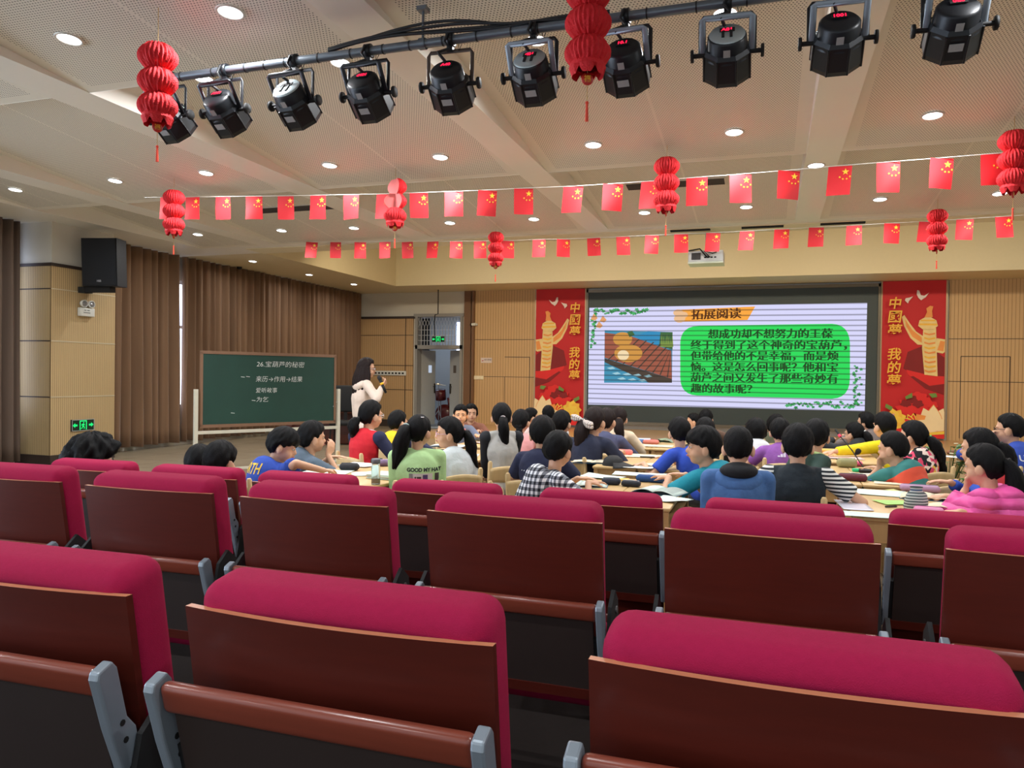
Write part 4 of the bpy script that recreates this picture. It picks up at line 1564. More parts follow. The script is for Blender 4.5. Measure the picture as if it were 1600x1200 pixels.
def remesh(mb, name, mat, parent, voxel, smooth=4, fac=.5):
    o = mb.build(name, mat, parent, fix=False)
    modded(o, [('REMESH', {'mode': 'VOXEL', 'voxel_size': voxel, 'use_smooth_shade': True}), ('SMOOTH', {'iterations': smooth, 'factor': fac})])
    if not o.data.materials:
        o.data.materials.append(mat)
    o.data.name = name
    o.data.polygons.foreach_set('use_smooth', [True] * len(o.data.polygons))
    return o


def ik(S, T, a, b, pole):
    d = T - S
    L = min(d.length, (a + b) * .999)
    d = d.normalized()
    T = S + d * L
    x = (a * a - b * b + L * L) / (2 * L)
    h = math.sqrt(max(0, a * a - x * x))
    p = pole - d * pole.dot(d)
    p = p.normalized() if p.length > 1e-6 else d.orthogonal().normalized()
    return S + d * x + p * h, T


def hand(mb, w, d, nrm, side, s, curl=.45, spread=.10):
    """palm, four fingers of different lengths with knuckle bends, thumb at the side. d finger direction, nrm palm normal (towards the palm side)"""
    d = d.normalized()
    nrm = (nrm - d * nrm.dot(d)).normalized()
    r = d.cross(nrm) * side                      # towards the thumb side
    k = s * .86
    pl, pw = .078 * k, .066 * k
    for i, (f, ln) in enumerate(((.5, .066), (.18, .074), (-.16, .068), (-.48, .052))):
        kn = w + d * pl * (1.0 if i in (1, 2) else .93) + r * (f * pw)
        mb.cap(w + r * (f * pw * .55) + d * .012 * k, kn, .0125 * k, .0105 * k, n=8)
        dir_ = (d + r * (f * spread)).normalized()
        p = kn
        for q, (lf, an) in enumerate(((.45, curl * .8), (.3, curl * 1.1), (.25, curl * .7))):
            ax = dir_.cross(nrm).normalized()
            dir_ = Matrix.Rotation(an, 3, ax) @ dir_
            e = p + dir_ * (ln * lf * k * 1.15)
            mb.cap(p, e, (.0092 - .0009 * q) * k, (.0085 - .0009 * q) * k, n=8)
            p = e
    b0 = w + d * .022 * k + r * (.34 * pw)
    t1 = b0 + (d * .7 + r * .75 + nrm * .35).normalized() * .034 * k
    t2 = t1 + (d * .9 + r * .3 + nrm * .45).normalized() * .028 * k
    t3 = t2 + (d * .95 + nrm * .4).normalized() * .020 * k
    mb.cap(b0, t1, .013 * k, .0105 * k, n=8).cap(t1, t2, .0105 * k, .009 * k, n=8).cap(t2, t3, .009 * k, .0078 * k, n=8)


def hair_cap(mb, hc, hr, s, style, rr):
    """hair as a shell over the skull with a hairline; hr rotates head-local to body-local"""
    front, side, back = {'boy': (24, -4, -52), 'crop': (32, 4, -46), 'girl': (30, -6, -56), 'fringe': (8, -6, -54), 'tousled': (16, -10, -56), 'long': (34, -34, -62)}[style]
    th = {'boy': .018, 'crop': .011, 'girl': .014, 'fringe': .020, 'tousled': .040, 'long': .017}[style] * s
    rx, ry, rz = .0735 * s, .0905 * s, .098 * s
    nu, nv = 56, 18
    ph = [rr.uniform(0, 6.28) for _ in range(6)]
    c = Vector((0, -.004 * s, .020 * s))
    vs = []
    for i in range(nu):
        az = 2 * PI * i / nu
        ca = math.cos(az)
        deg = abs((math.degrees(az) + 180) % 360 - 180)
        kp = [(0, front), (42, front - 3), (62, front * .45), (74, side - 8), (84, side - 2), (96, side + 3), (106, side - 12), (122, back + 4), (180, back)]
        for (a0_, l0), (a1_, l1) in zip(kp, kp[1:]):
            if a0_ <= deg <= a1_:
                w_ = (deg - a0_) / (a1_ - a0_)
                w_ = w_ * w_ * (3 - 2 * w_)
                lim = l0 + (l1 - l0) * w_
        lim += 2.5 * math.sin(az * 7 + ph[0]) + 1.8 * math.sin(az * 13 + ph[1])
        lim = math.radians(lim)
        for j in range(nv):
            b = j / (nv - 1)
            el = lim + (PI / 2 - lim) * b
            dirv = Vector((math.cos(el) * math.sin(az), math.cos(el) * math.cos(az), math.sin(el)))
            q = 1 / math.sqrt((dirv.x / rx) ** 2 + (dirv.y / ry) ** 2 + (dirv.z / rz) ** 2)
            t = th * min(1, .42 + b * 3.2)
            n1 = math.sin(az * 9 + 3 * el + ph[2]) * math.sin(el * 7 + ph[3]) + .6 * math.sin(az * 17 + ph[4] + 5 * el)
            t *= 1 + (.42 if style == 'tousled' else .22) * n1 * (1 - .75 * b * b)
            if ca < 0 and el < .3:
                t *= 1.05
            if j == nv - 1:
                t = th
            vs.append(hc + hr @ (c + dirv * (q + t)))
    # rim going into the head
    rim = []
    for i in range(nu):
        v = vs[i * nv]
        rim.append(hc + (v - hc) * .90)
    fs = []
    o = len(vs)
    for i in range(nu):
        k = (i + 1) % nu
        for j in range(nv - 1):
            fs.append((i * nv + j, k * nv + j, k * nv + j + 1, i * nv + j + 1))
        fs.append((o + i, o + k, k * nv, i * nv))
    mb._add(vs + rim, fs, True)


def locks(mb, pts, rad, n, rr, spread, flat=.8):
    """a bundle of hair strands along a path"""
    for k in range(n):
        a = 2 * PI * k / n
        off = Vector((math.cos(a), math.sin(a), .3 * math.sin(a * 2)))
        path = []
        for i, p in enumerate(pts):
            s = i / (len(pts) - 1)
            path.append(Vector(p) + off * spread[min(i, len(spread) - 1)] + Vector((rr.uniform(-1, 1), rr.uniform(-1, 1), 0)) * .003)
        mb.tube(path, [x * rr.uniform(.85, 1.15) for x in rad], n=7, flat=flat)


class Person:
    def __init__(self, label, head, yaw, body=None, s=1.0, lean=.12, hair='boy', hair_mat=None, shirt=None, sleeve_mat=None, sleeves='short', trousers=(52, 56, 66), arms=('desk', 'desk'),
                 skin=None, tilt=0.0, stand=False, voxel=.0075, seat=.342, shoes=(200, 200, 200), seed=1, nod=0.0, hood=None, collar=None, hunch=.0, desk=.66, chest=1.0):
        self.rr = random.Random(seed)
        rr = self.rr
        body = yaw if body is None else body
        self.s = s
        u, v, t = head
        top = at_d(u, v, t)
        H = Vector((top.x, top.y, top.z - .118 * s))
        by = math.radians(body)
        f = Vector((math.sin(by), math.cos(by), 0))
        root = Vector((H.x, H.y, 0)) - f * lean
        self.root = thing('person', label, 'person', root, -by)
        R = Matrix.Rotation(-by, 3, 'Z')
        self.toLocal = lambda p: R.inverted() @ (Vector(p) - root)
        self.hc = hc = self.toLocal(H)
        hy = by - math.radians(yaw)              # turn of the head against the body
        self.hr = hr = Matrix.Rotation(hy, 3, 'Z') @ Matrix.Rotation(math.radians(-nod), 3, 'X') @ Matrix.Rotation(math.radians(tilt), 3, 'Y')
        skin = skin or m_skin
        sm = shirt or cloth('white', (220, 220, 222))
        # ---- skeleton
        if stand:
            Pz = H.z - .118 * s - .56 * s
            P = Vector((0, 0, Pz))
        else:
            P = Vector((0, 0, seat + .112 * s))
        N = hc + hr @ Vector((0, -.022 * s, -.108 * s)) + Vector((0, 0, -.012 * s))
        Cc = P.lerp(N, .64) + Vector((0, -.028 * s - hunch, 0))
        B = P.lerp(N, .30) + Vector((0, -.015 * s - hunch * .5, 0))
        ax = Vector((1, 0, 0))
        S = [N + Vector((sx * .138 * s * chest, -.012 * s, -.052 * s)) for sx in (-1, 1)]
        self.N, self.C, self.P, self.S = N, Cc, P, S
        ua, fa = .235 * s, .205 * s
        arm = []
        for i, sx in enumerate((-1, 1)):
            a = arms[i]
            hd, hn, curl = Vector((-.25 * sx, 1, -.05)), Vector((0, 0, -1)), .4
            pole = Vector((sx * .8, -.55, -.5))
            if a == 'desk':
                T = Vector((sx * .10 * s, hc.y + .17 * s, desk + .062))
                hd, curl = Vector((-.25 * sx, 1, .06)), .24
                pole = Vector((sx * .65, -.55, -.35))
            elif a == 'lap':
                T = Vector((sx * .08 * s, .24 * s, seat + .19 * s))
                pole = Vector((sx * .5, -1, -.3))
            elif a == 'side':
                T = Vector((sx * .19 * s, .02, P.z - .10 * s))
                hd, hn, curl = Vector((0, .15, -1)), Vector((-sx, 0, 0)), .3
                pole = Vector((sx * .3, -1, 0))
            elif a == 'chin':
                T = hc + hr @ Vector((sx * .035 * s, .085 * s, -.125 * s))
                hd, hn, curl = Vector((-sx * .15, -.1, 1)), Vector((0, -1, .1)), 1.0
                pole = Vector((sx * .55, .35, -1))
            elif isinstance(a, dict):
                T = self.toLocal(at_d(*a['px'])) if 'px' in a else (hc + hr @ (Vector(a['h']) * s) if 'h' in a else Vector(a['l']))
                hd = Vector(a.get('hd', hd))
                hn = Vector(a.get('hn', hn))
                curl = a.get('curl', curl)
                pole = Vector(a.get('pole', pole))
            E, T = ik(S[i], T, ua, fa, pole)
            arm.append((S[i], E, T, hd, hn, curl))
        self.arm = arm
        # ---- legs
        legs = []
        for sx in (-1, 1):
            if stand:
                legs.append((P + Vector((sx * .085 * s, 0, -.02)), Vector((sx * .09 * s, .02, P.z * .53)), Vector((sx * .09 * s, -.01, .085 * s))))
            else:
                legs.append((P + Vector((sx * .075 * s, .03, -.01)), Vector((sx * .095 * s, .37 * s, seat + .075 * s)), Vector((sx * .10 * s, .33 * s, .075))))
        # ---- skin, one continuous body
        b = MB()

        def hp(x, y, z):
            return hc + hr @ (Vector((x, y, z)) * s)
        b.ball(hp(0, -.004, .022), (.071 * s, .088 * s, .094 * s), hr, 20, 14)
        b.ball(hp(0, .018, -.035), (.060 * s, .066 * s, .066 * s), hr)
        b.ball(hp(0, .040, -.072), (.034 * s, .034 * s, .026 * s), hr)
        for sx in (-1, 1):
            b.ball(hp(sx * .034, .042, -.036), (.030 * s, .034 * s, .032 * s), hr)
            b.ball(hp(sx * .079, -.006, -.016), (.0125 * s, .023 * s, .034 * s), hr @ Matrix.Rotation(sx * -.45, 3, 'Z'))
            b.ball(hp(sx * .030, .072, .020), (.026 * s, .012 * s, .010 * s), hr)
        b.cap(hp(0, .080, .004), hp(0, .094, -.020), .0075 * s, .0115 * s).ball(hp(0, .085, -.022), (.017 * s, .010 * s, .008 * s), hr)
        b.ball(hp(0, .080, -.047), (.020 * s, .012 * s, .0095 * s), hr)
        b.cap(N + Vector((0, -.004, -.03 * s)), hp(0, -.018, -.055), .043 * s, .043 * s)
        b.ball(Cc, (.118 * s * chest, .080 * s, .15 * s)).ball(B, (.105 * s, .078 * s, .13 * s)).ball(P, (.118 * s, .085 * s, .085 * s))
        for i, sx in enumerate((-1, 1)):
            Sp, E, T, hd, hn, curl = arm[i]
            b.cap(N + Vector((sx * .05 * s, -.01, -.045 * s)), Sp, .040 * s, .040 * s)
            b.cap(Sp, E, .036 * s, .029 * s).cap(E, T, .029 * s, .020 * s)
            hand(b, T, hd, hn, -sx, s, curl)
            h_, k_, a_ = legs[i]
            b.cap(h_, k_, .060 * s, .044 * s).cap(k_, a_, .042 * s, .030 * s)
            b.cap(a_ + Vector((0, -.02, -.035)), a_ + Vector((0, .10 * s, -.045)), .028, .024)
        self.body = remesh(b, 'body', skin, self.root, voxel * max(.85, s), 3, .45)
        # ---- face
        for sx in (-1, 1):
            e = MB().ball(hp(sx * .029, .0735, .004), (.0125 * s, .009 * s, .0058 * s), hr, 12, 8)
            e.ball(hp(sx * .029, .0808, .004), (.0066 * s, .0038 * s, .0056 * s), hr, 10, 6, mi=1)
            e.build('eye', [m_eye, m_iris], self.root)
            MB().tube([hp(sx * .012, .0865, .020), hp(sx * .028, .0855, .026), hp(sx * .046, .072, .022)], .0032 * s, n=6).build('eyebrow', m_hair, self.root)
        MB().tube([hp(-.019, .0845, -.049), hp(-.007, .0925, -.0465), hp(0, .0925, -.0475), hp(.007, .0925, -.0465), hp(.019, .0845, -.049)], [.002 * s, .0048 * s, .0045 * s, .0048 * s, .002 * s], n=8).build('mouth', m_lip, self.root)
        # ---- hair
        if hair:
            h = MB()
            hair_cap(h, hc, hr, s, hair, rr)
            self.hair = h.build('hair', hair_mat or m_hair, self.root)
        self.hm = hair_mat or m_hair
        # ---- shirt
        tb = MB()
        tb.ball(Cc + Vector((0, -.004, 0)), (.142 * s * chest, .100 * s, .165 * s)).ball(B, (.130 * s * chest, .098 * s, .15 * s)).ball(P + Vector((0, -.005, .02)), (.140 * s, .106 * s, .10 * s))
        tb.cap(B, Cc, .115 * s, .12 * s)
        for i, sx in enumerate((-1, 1)):
            tb.cap(N + Vector((sx * .035 * s, -.014, -.036 * s)), S[i], .050 * s, .054 * s)
        tb.cap(N + Vector((0, -.012, -.05 * s)), N + Vector((0, -.010, -.004 * s)), .062 * s, .055 * s, flat_end=True)

        def sleeve(mbx, i):
            Sp, E, T, hd, hn, curl = arm[i]
            if sleeves == 'short':
                q = Sp.lerp(E, .72)
                mbx.cap(Sp, q, .056 * s, .058 * s, flat_end=True)
            elif sleeves == 'long':
                q = E.lerp(T, .90)
                mbx.cap(Sp, E, .056 * s, .047 * s).cap(E, q, .047 * s, .036 * s, flat_end=True)
            elif sleeves == 'puff':
                q = E.lerp(T, .86)
                mbx.cap(Sp, E, .078 * s, .072 * s).cap(E, q, .070 * s, .050 * s, flat_end=True)
        vx = .0115
        if sleeve_mat is None:
            for i in (0, 1):
                sleeve(tb, i)
        self.shirt = remesh(tb, 'shirt', sm, self.root, vx, 4, .5)
        if sleeve_mat is not None:
            for i in (0, 1):
                sb = MB()
                sleeve(sb, i)
                sb.ball(S[i], .062 * s)
                remesh(sb, 'sleeve', sleeve_mat, self.root, vx, 3, .5)
        self._bvh = None
        if collar:
            cc = MB()
            pth = [N + Vector((.056 * s * math.sin(a), .052 * s * math.cos(a) - .006, .002 * s + .012 * s * math.cos(a + PI))) for a in [2 * PI * i / 20 for i in range(21)]]
            cc.tube(pth, .0115 * s, n=8, caps=False)
            cc.build('collar', collar, self.root)
        # ---- trousers and shoes
        tm = cloth('trousers_%d_%d_%d' % trousers, trousers)
        tr = MB()
        tr.ball(P + Vector((0, 0, -.02)), (.133 * s, .102 * s, .09 * s))
        for i in (0, 1):
            h_, k_, a_ = legs[i]
            tr.cap(h_, k_, .070 * s, .056 * s).cap(k_, a_ + Vector((0, 0, .01)), .058 * s, .045 * s, flat_end=True)
        remesh(tr, 'trousers', tm, self.root, .014, 3, .5)
        shm = M('shoe_%d_%d_%d' % shoes, shoes, rough=.6, noise=.1)
        for i in (0, 1):
            a_ = legs[i][2]
            MB().rbox((a_.x, a_.y + .05 * s, .036), (.075 * s, .21 * s, .072), .03, seg=3).build('shoe', shm, self.root)
        if hood:
            hm, inner = hood
            hb = MB()
            for a in [PI * (.10 + .80 * i / 16) for i in range(17)]:
                p = N + Vector((.105 * s * math.cos(a), -.02 - .085 * s * math.sin(a), -.030 * s - .05 * s * math.sin(a)))
                hb.ball(p, (.036 * s, .036 * s, .046 * s), nu=10, nv=7)
            hb.ball(N + Vector((0, -.085 * s, -.10 * s)), (.085 * s, .045 * s, .075 * s))
            remesh(hb, 'hood', hm, self.root, .011, 4, .5)
            if inner:
                ib = MB()
                ib.ball(N + Vector((0, -.055 * s, .0)), (.105 * s, .085 * s, .050 * s))
                ib.build('hood_lining', inner, self.root)

    # ---- extras
    def hp(self, x, y, z):
        return self.hc + self.hr @ (Vector((x, y, z)) * self.s)

    def ponytail(self, start=(0, -.098, .05), length=.26, rad=.030, swing=(0, 0, 0), tie=(30, 30, 32), name='ponytail'):
        s, rr = self.s, self.rr
        st = self.hp(*start)
        back = (self.hr @ Vector((start[0] * 2, -1, 0))).normalized()
        sw = Vector(swing)
        pts, rad_, spr = [], [], []
        for i in range(9):
            q = i / 8
            pts.append(st + back * (.050 * s * math.sin(PI * min(1, q * 1.5) * .75)) + Vector((0, 0, .012 * s * math.sin(PI * min(1, q * 3)) - length * s * q ** 1.25)) + sw * (s * q * q))
            rad_.append(rad * s * (.36 + .40 * math.sin(PI * min(1, .15 + q * .85)) + (.0 if q < .9 else -.2)))
            spr.append(rad * s * (.18 + .42 * math.sin(PI * (.05 + q * .85))))
        mb = MB()
        locks(mb, pts, rad_, 9, rr, spr)
        mb.build(name, self.hm, self.root)
        d = (pts[1] - pts[0]).normalized()
        q = d.to_track_quat('Z', 'Y').to_matrix()
        tie_m = M('hair_tie_%d_%d_%d' % tie, tie, rough=.6, noise=.08)
        MB().lathe([(rad * s * .58 + .006 * math.cos(a), .007 * math.sin(a)) for a in [2 * PI * i / 8 for i in range(9)]], st + d * .008 * s, n=16, rot=q).build('hair_tie', tie_m, self.root)

    def braid(self, start=(0, -.098, 0.0), length=.24, swing=(0, 0, 0)):
        s = self.s
        st = self.hp(*start)
        mb = MB()
        n = 9
        for i in range(n):
            q = i / (n - 1)
            p = st + Vector(swing) * (s * q) + Vector((0, -.02 * s * math.sin(PI * q), -length * s * q))
            for k in (-1, 1):
                mb.ball(p + Vector((k * .011 * s, 0, (.5 * k) * length * s / n)), (.020 * s * (1 - .45 * q), .018 * s * (1 - .4 * q), .024 * s), Matrix.Rotation(k * .6, 3, 'Y'), 10, 7)
        remesh(mb, 'braid', self.hm, self.root, .006, 1, .3)

    def long_hair(self, length=.24, a0=95, a1=265, taper=.8, name='long_hair', flare=0.0):
        s, rr = self.s, self.rr
        mb = MB()
        n = 15
        for i in range(n):
            a = math.radians(a0 + (a1 - a0) * i / (n - 1))
            pts, rad = [], []
            ln = length * s * rr.uniform(.86, 1.05)
            for j in range(8):
                q = j / 7
                k = 1 + .22 * math.sin(PI * min(1, q * 1.3)) - (1 - taper) * q + flare * q ** 1.1
                x, y = .074 * math.sin(a) * k, .090 * math.cos(a) * k - .012 * q
                pts.append(self.hp(x, y, .03) + Vector((rr.uniform(-1, 1) * .003, rr.uniform(-1, 1) * .003, -ln * q)))
                rad.append(.019 * s * (1.0 if q < .75 else 1 - (q - .75) * 2.6))
            mb.tube(pts, rad, n=8)
        remesh(mb, name, self.hm, self.root, .0075, 2, .4)

    def glasses(self, rgb=(210, 170, 170)):
        m = M('glasses_frame_%d_%d_%d' % rgb, rgb, rough=.25, metal=.2, noise=.03)
        mb = MB()
        for sx in (-1, 1):
            pts = [self.hp(sx * .030 + .020 * math.cos(a), .0935 - .25 * abs(.020 * math.cos(a) + 0) * (1 if math.cos(a) * sx > 0 else .2), .001 + .0165 * math.sin(a)) for a in [2 * PI * i / 16 for i in range(17)]]
            mb.tube(pts, .0022 * self.s, n=6, caps=False)
            mb.tube([self.hp(sx * .049, .088, .004), self.hp(sx * .070, .04, .006), self.hp(sx * .078, -.01, .004)], .0022 * self.s, n=6)
        mb.tube([self.hp(-.011, .094, .003), self.hp(0, .098, .005), self.hp(.011, .094, .003)], .0022 * self.s, n=6)
        mb.build('glasses', m, self.root)

    def clip(self, at=(.04, -.02, .112), rgb=(230, 200, 210), size=(.03, .010, .008)):
        MB().rbox(self.hp(*at), [x * self.s for x in size], .003, self.hr).build('hair_clip', M('hair_clip_%d_%d_%d' % rgb, rgb, rough=.4, noise=.05), self.root)

    def ray(self, x, z, sgn=-1):
        if self._bvh is None:
            me = self.shirt.data
            self._bvh = BVHTree.FromPolygons([v.co.copy() for v in me.vertices], [list(p.vertices) for p in me.polygons])
        h = self._bvh.ray_cast(Vector((x, sgn * 1.5, z)), Vector((0, -sgn, 0)))
        return h[0].y if h[0] is not None else None

    def back_text(self, body, size, z, rgb, x=0.0, name='lettering', xs=1.0, shear=0.0):
        m = M('print_%d_%d_%d' % rgb, rgb, rough=.7, noise=.06)
        o = text_obj(name, body, size, m, self.root, extrude=0.0, bold=.0015, shear=shear)
        me = o.data
        bm = bmesh.new()
        bm.from_mesh(me)
        bmesh.ops.subdivide_edges(bm, edges=[e for e in bm.edges if e.calc_length() > .02], cuts=1)
        for v in bm.verts:
            px, pz = x + v.co.x * xs, z + v.co.y
            y = self.ray(px, pz)
            v.co = Vector((px, (y if y is not None else -.1) - .003, pz))
        bm.to_mesh(me)
        bm.free()
        return o

    def back_patch(self, x0, x1, z0, z1, mats, cells, name='print'):
        """printed picture on the back: small colour cells following the cloth"""
        mb = MB()
        for (a, b, c, d, mi) in cells:
            def fn(i, j):
                x = x0 + (x1 - x0) * (a + (b - a) * i)
                z = z0 + (z1 - z0) * (c + (d - c) * j)
                y = self.ray(x, z)
                return (x, (y if y is not None else -.1) - .003 - .0006 * mi, z)
            mb.grid(fn, 5, 5, mi=mi)
        return mb.build(name, mats, self.root, fix=False)

# ================================================================== CHALKBOARD, CABINET, DRUMS
m_board = M('chalkboard_green', (22, 62, 52), rough=.55, noise=.22, nscale=3)
m_bfr = M('chalkboard_brown_frame', (128, 96, 74), rough=.45, noise=.1)
m_cream = M('cream_painted_steel', (206, 202, 184), rough=.45, noise=.05)
m_chalk = M('chalk_marks', (226, 230, 226), rough=.9, noise=.1)
tl, tr_ = at_d(313, 549, 9.7), at_d(524.5, 556, 11.0)
bx = Vector((tr_.x - tl.x, tr_.y - tl.y, 0))
BW = bx.length
bz = math.atan2(bx.y, bx.x)
cb = thing('chalkboard', 'green rolling chalkboard with chalk writing on a cream steel stand', 'chalkboard', (tl.x, tl.y, 0), bz)
ZB, ZT = .70, 1.64
MB().box2((.02, -.012, ZB), (BW - .02, .012, ZT)).build('writing_surface', m_board, cb)
f = MB()
f.box2((0, -.02, ZT - .02), (BW, .02, ZT + .02)).box2((0, -.02, ZB - .02), (BW, .02, ZB + .02)).box2((0, -.02, ZB), (.03, .02, ZT)).box2((BW - .03, -.02, ZB), (BW, .02, ZT))
f.build('frame', m_bfr, cb)
for x in (-.05, BW + .05):
    MB().box2((x - .022, -.022, .05), (x + .022, .022, 1.17)).build('upright', m_cream, cb)
    MB().box2((x - .022, -.32, .05), (x + .022, .32, .09)).build('foot', m_cream, cb)
    for y in (-.28, .28):
        o = MB().lathe([(.001, -.015), (.028, -.015), (.028, .015), (.001, .015)], n=14, rot=Matrix.Rotation(PI / 2, 3, 'Y')).build('caster', m_rub, cb)
        o.location = (x, y, .03)
MB().box2((-.05, -.018, .60), (BW + .05, .018, .64)).build('crossbar', m_cream, cb)
MB().box2((-.05, -.015, .12), (BW + .05, .015, .15)).build('lower_crossbar', m_cream, cb)


def chalk(body, u0, u1, v, size):
    """writing between two picture columns"""
    k0, k1 = (u0 - 313) / 211.0, (u1 - 313) / 211.0
    # perspective along the board
    k0, k1 = k0 * 11.0 / (9.7 + (11.0 - 9.7) * (1 - k0)) * .93, k1 * 11.0 / (9.7 + (11.0 - 9.7) * (1 - k1)) * .93
    o = text_obj('chalk_writing', body, size, m_chalk, cb, extrude=.0005, align='LEFT', shear=.10, bold=-.0008)
    xs = [p.co.x for p in o.data.vertices]
    o.data.transform(Matrix.Translation((-min(xs), 0, 0)))
    sc = (k1 - k0) * BW / (max(xs) - min(xs))
    o.scale = (sc, 1, 1)
    o.rotation_euler = (PI / 2, 0, 0)
    top, bot = 553.0, 666.0
    o.location = (k0 * BW, -.0135, ZT - (v - top) / (bot - top) * (ZT - ZB))


chalk('26.宝葫芦的秘密', 396, 467, 570, .085)
chalk('来历→作用→结果', 395, 464, 594, .085)
chalk('爱听故事', 395, 427, 612, .075)
chalk('为乞', 396, 414, 626.5, .075)
mk = MB()
for (x, z) in ((.55, 1.33), (.62, 1.335), (.42, .86), (.70, 1.02), (1.9, .92), (1.95, .98)):
    mk.box((x, -.0132, z), (.05, .001, .006), Matrix.Rotation(.1, 3, 'Y'))
mk.build('chalk_smudge', m_chalk, cb)

m_cab = M('dark_red_brown_cabinet', (82, 38, 28), rough=.4, noise=.15, nscale=6, stretch=(1, 1, 8))
p = at_d(528, 645, 15.0)
t = thing('piano', 'dark red brown upright piano against the curtain behind the chalkboard', 'piano', (p.x - .3, p.y + .1, 0), math.radians(28))
MB().rbox((0, 0, .56), (1.5, .5, 1.1), .02).build('body', m_cab, t)
MB().rbox((0, -.34, .68), (1.5, .26, .12), .02).build('keyboard_shelf', m_cab, t)
for x in (-.68, .68):
    MB().box2((x - .05, -.44, .0), (x + .05, -.34, .62)).build('leg', m_cab, t)
MB().box2((-.5, -.262, .2), (.5, -.25, .58)).build('lower_panel', M('cabinet_panel', (66, 30, 24), rough=.4, noise=.15), t)
p2 = at_d(537, 617, 14.2)
t = thing('office_chair', 'black upholstered chair back standing beside the piano behind the teacher', 'chair', (p2.x, p2.y, 0), math.radians(20))
MB().rbox((0, .2, .92), (.42, .07, .50), .05).build('backrest', m_rub, t)
MB().rbox((0, 0, .48), (.46, .44, .09), .04).build('seat', m_rub, t)
MB().box2((-.03, .19, .48), (.03, .23, .75)).build('back_post', m_dark, t)
for x in (-.19, .19):
    for y in (-.18, .18):
        MB().cyl((x, y, .45), (x * 1.15, y * 1.15, 0), .014).build('leg', m_dark, t)

# drum kit in the next room, seen through the open door
m_drum = M('red_drum_shell', (104, 34, 30), rough=.25, noise=.1, coat=.4)
m_chrome = M('chrome', (200, 200, 205), rough=.2, metal=.9, noise=.02)
m_brass = M('cymbal_brass', (190, 160, 110), rough=.3, metal=.8, noise=.08)
dk = at_y(689, 640, STAGE_Y + 1.5)
t = thing('drum_kit', 'red drum kit with a cymbal seen through the open door', 'drum kit', (dk.x, STAGE_Y + 1.5, .008))
MB().lathe([(.001, -.15), (.26, -.15), (.27, .15), (.001, .15)], (.12, .1, .28), n=24, rot=Matrix.Rotation(PI / 2, 3, 'X')).build('bass_drum', m_drum, t)
for (x, y, z, rr_, hh) in ((.02, -.08, .82, .15, .28), (.36, .0, .62, .15, .26), (-.32, -.1, .55, .16, .2)):
    MB().lathe([(.001, -hh / 2), (rr_, -hh / 2), (rr_, hh / 2), (.001, hh / 2)], (x, y, z), n=20, rot=Matrix.Rotation(.25, 3, 'X')).build('drum', m_drum, t)
    for k in range(3):
        a = 2 * PI * k / 3 + .5
    MB().cyl((x, y, z - hh / 2), (x, y + .05, 0), .012).build('drum_stand', m_chrome, t)
MB().lathe([(.001, .02), (.04, .02), (.05, .005), (.22, -.01)], (.0, -.2, 1.12), n=24, rot=Matrix.Rotation(.12, 3, 'Y')).build('cymbal', m_brass, t)
MB().cyl((0, -.2, 1.14), (0, -.15, 0), .012).cyl((0, -.15, .4), (-.2, -.3, 0), .01).cyl((0, -.15, .4), (.2, -.3, 0), .01).cyl((0, -.15, .4), (0, .1, 0), .01).build('cymbal_stand', m_chrome, t)

# ================================================================== DESKS AND CHAIRS
m_desk = M('pale_desk_wood', (206, 172, 118), rough=.35, noise=.12, nscale=5, stretch=(8, 1, 8))
m_desk2 = M('pale_desk_wood_side', (188, 150, 98), rough=.45, noise=.12, nscale=5, stretch=(8, 8, 1))
m_chair = M('pale_chair_wood', (214, 184, 132), rough=.4, noise=.1, nscale=6, stretch=(6, 6, 1))
DTOP = .66
desk0 = None


def make_desk(w, d):
    t = thing('school_desk', 'desk', 'desk')
    MB().rbox((0, 0, DTOP - .011), (w, d, .022), .006, seg=2).build('top', m_desk, t)
    b = MB()
    b.box2((-w / 2 + .03, -d / 2 + .02, DTOP - .14), (w / 2 - .03, -d / 2 + .036, DTOP - .022))
    b.box2((-w / 2 + .03, d / 2 - .036, DTOP - .14), (w / 2 - .03, d / 2 - .02, DTOP - .022))
    b.box2((-w / 2 + .02, -d / 2 + .036, DTOP - .145), (w / 2 - .02, d / 2 - .036, DTOP - .13))
    b.build('drawer_box', m_desk2, t)
    for sx in (-1, 1):
        for sy in (-1, 1):
            MB().box2((sx * (w / 2 - .045), sy * (d / 2 - .045), 0), (sx * (w / 2 - .01), sy * (d / 2 - .01), DTOP - .022)).build('leg', m_desk2, t)
    MB().box2((-w / 2 + .02, -.015, .12), (w / 2 - .02, .015, .15)).build('stretcher', m_desk2, t)
    return t


DX, DY = .37, 1.18
BL = [('left', -2.80, 5.06, 'nearest', 'between the third row of seats and the blackboard'), ('left', -2.74, 6.52, 'second', ''), ('left', -2.78, 7.98, 'third', ''),
      ('centre', -.88, 4.98, 'nearest', ''), ('centre', -1.0, 6.83, 'second', ''), ('centre', -1.15, 8.60, 'third', ''),
      ('right', .82, 5.14, 'nearest', ''), ('right', .65, 6.54, 'second', ''), ('right', .62, 8.06, 'third', ''),
      ('far right', 2.36, 5.9, 'nearest', ''), ('far right', 2.28, 8.72, 'second', '')]
for (nm, x, y, row, ex) in BL:
    for sx, side in ((-1, 'left'), (1, 'right')):
        lab = 'pale desk, %s half of the %s table block in the %s column of desks' % (side, row, nm)
        if desk0 is None:
            desk0 = make_desk(DX - .004, DY)
            o = desk0
        else:
            o = dup(desk0)
        o.location = (x + sx * DX / 2, y, 0)
        o['label'] = lab
        o['group'] = 'pale wooden desks'

chair0 = None


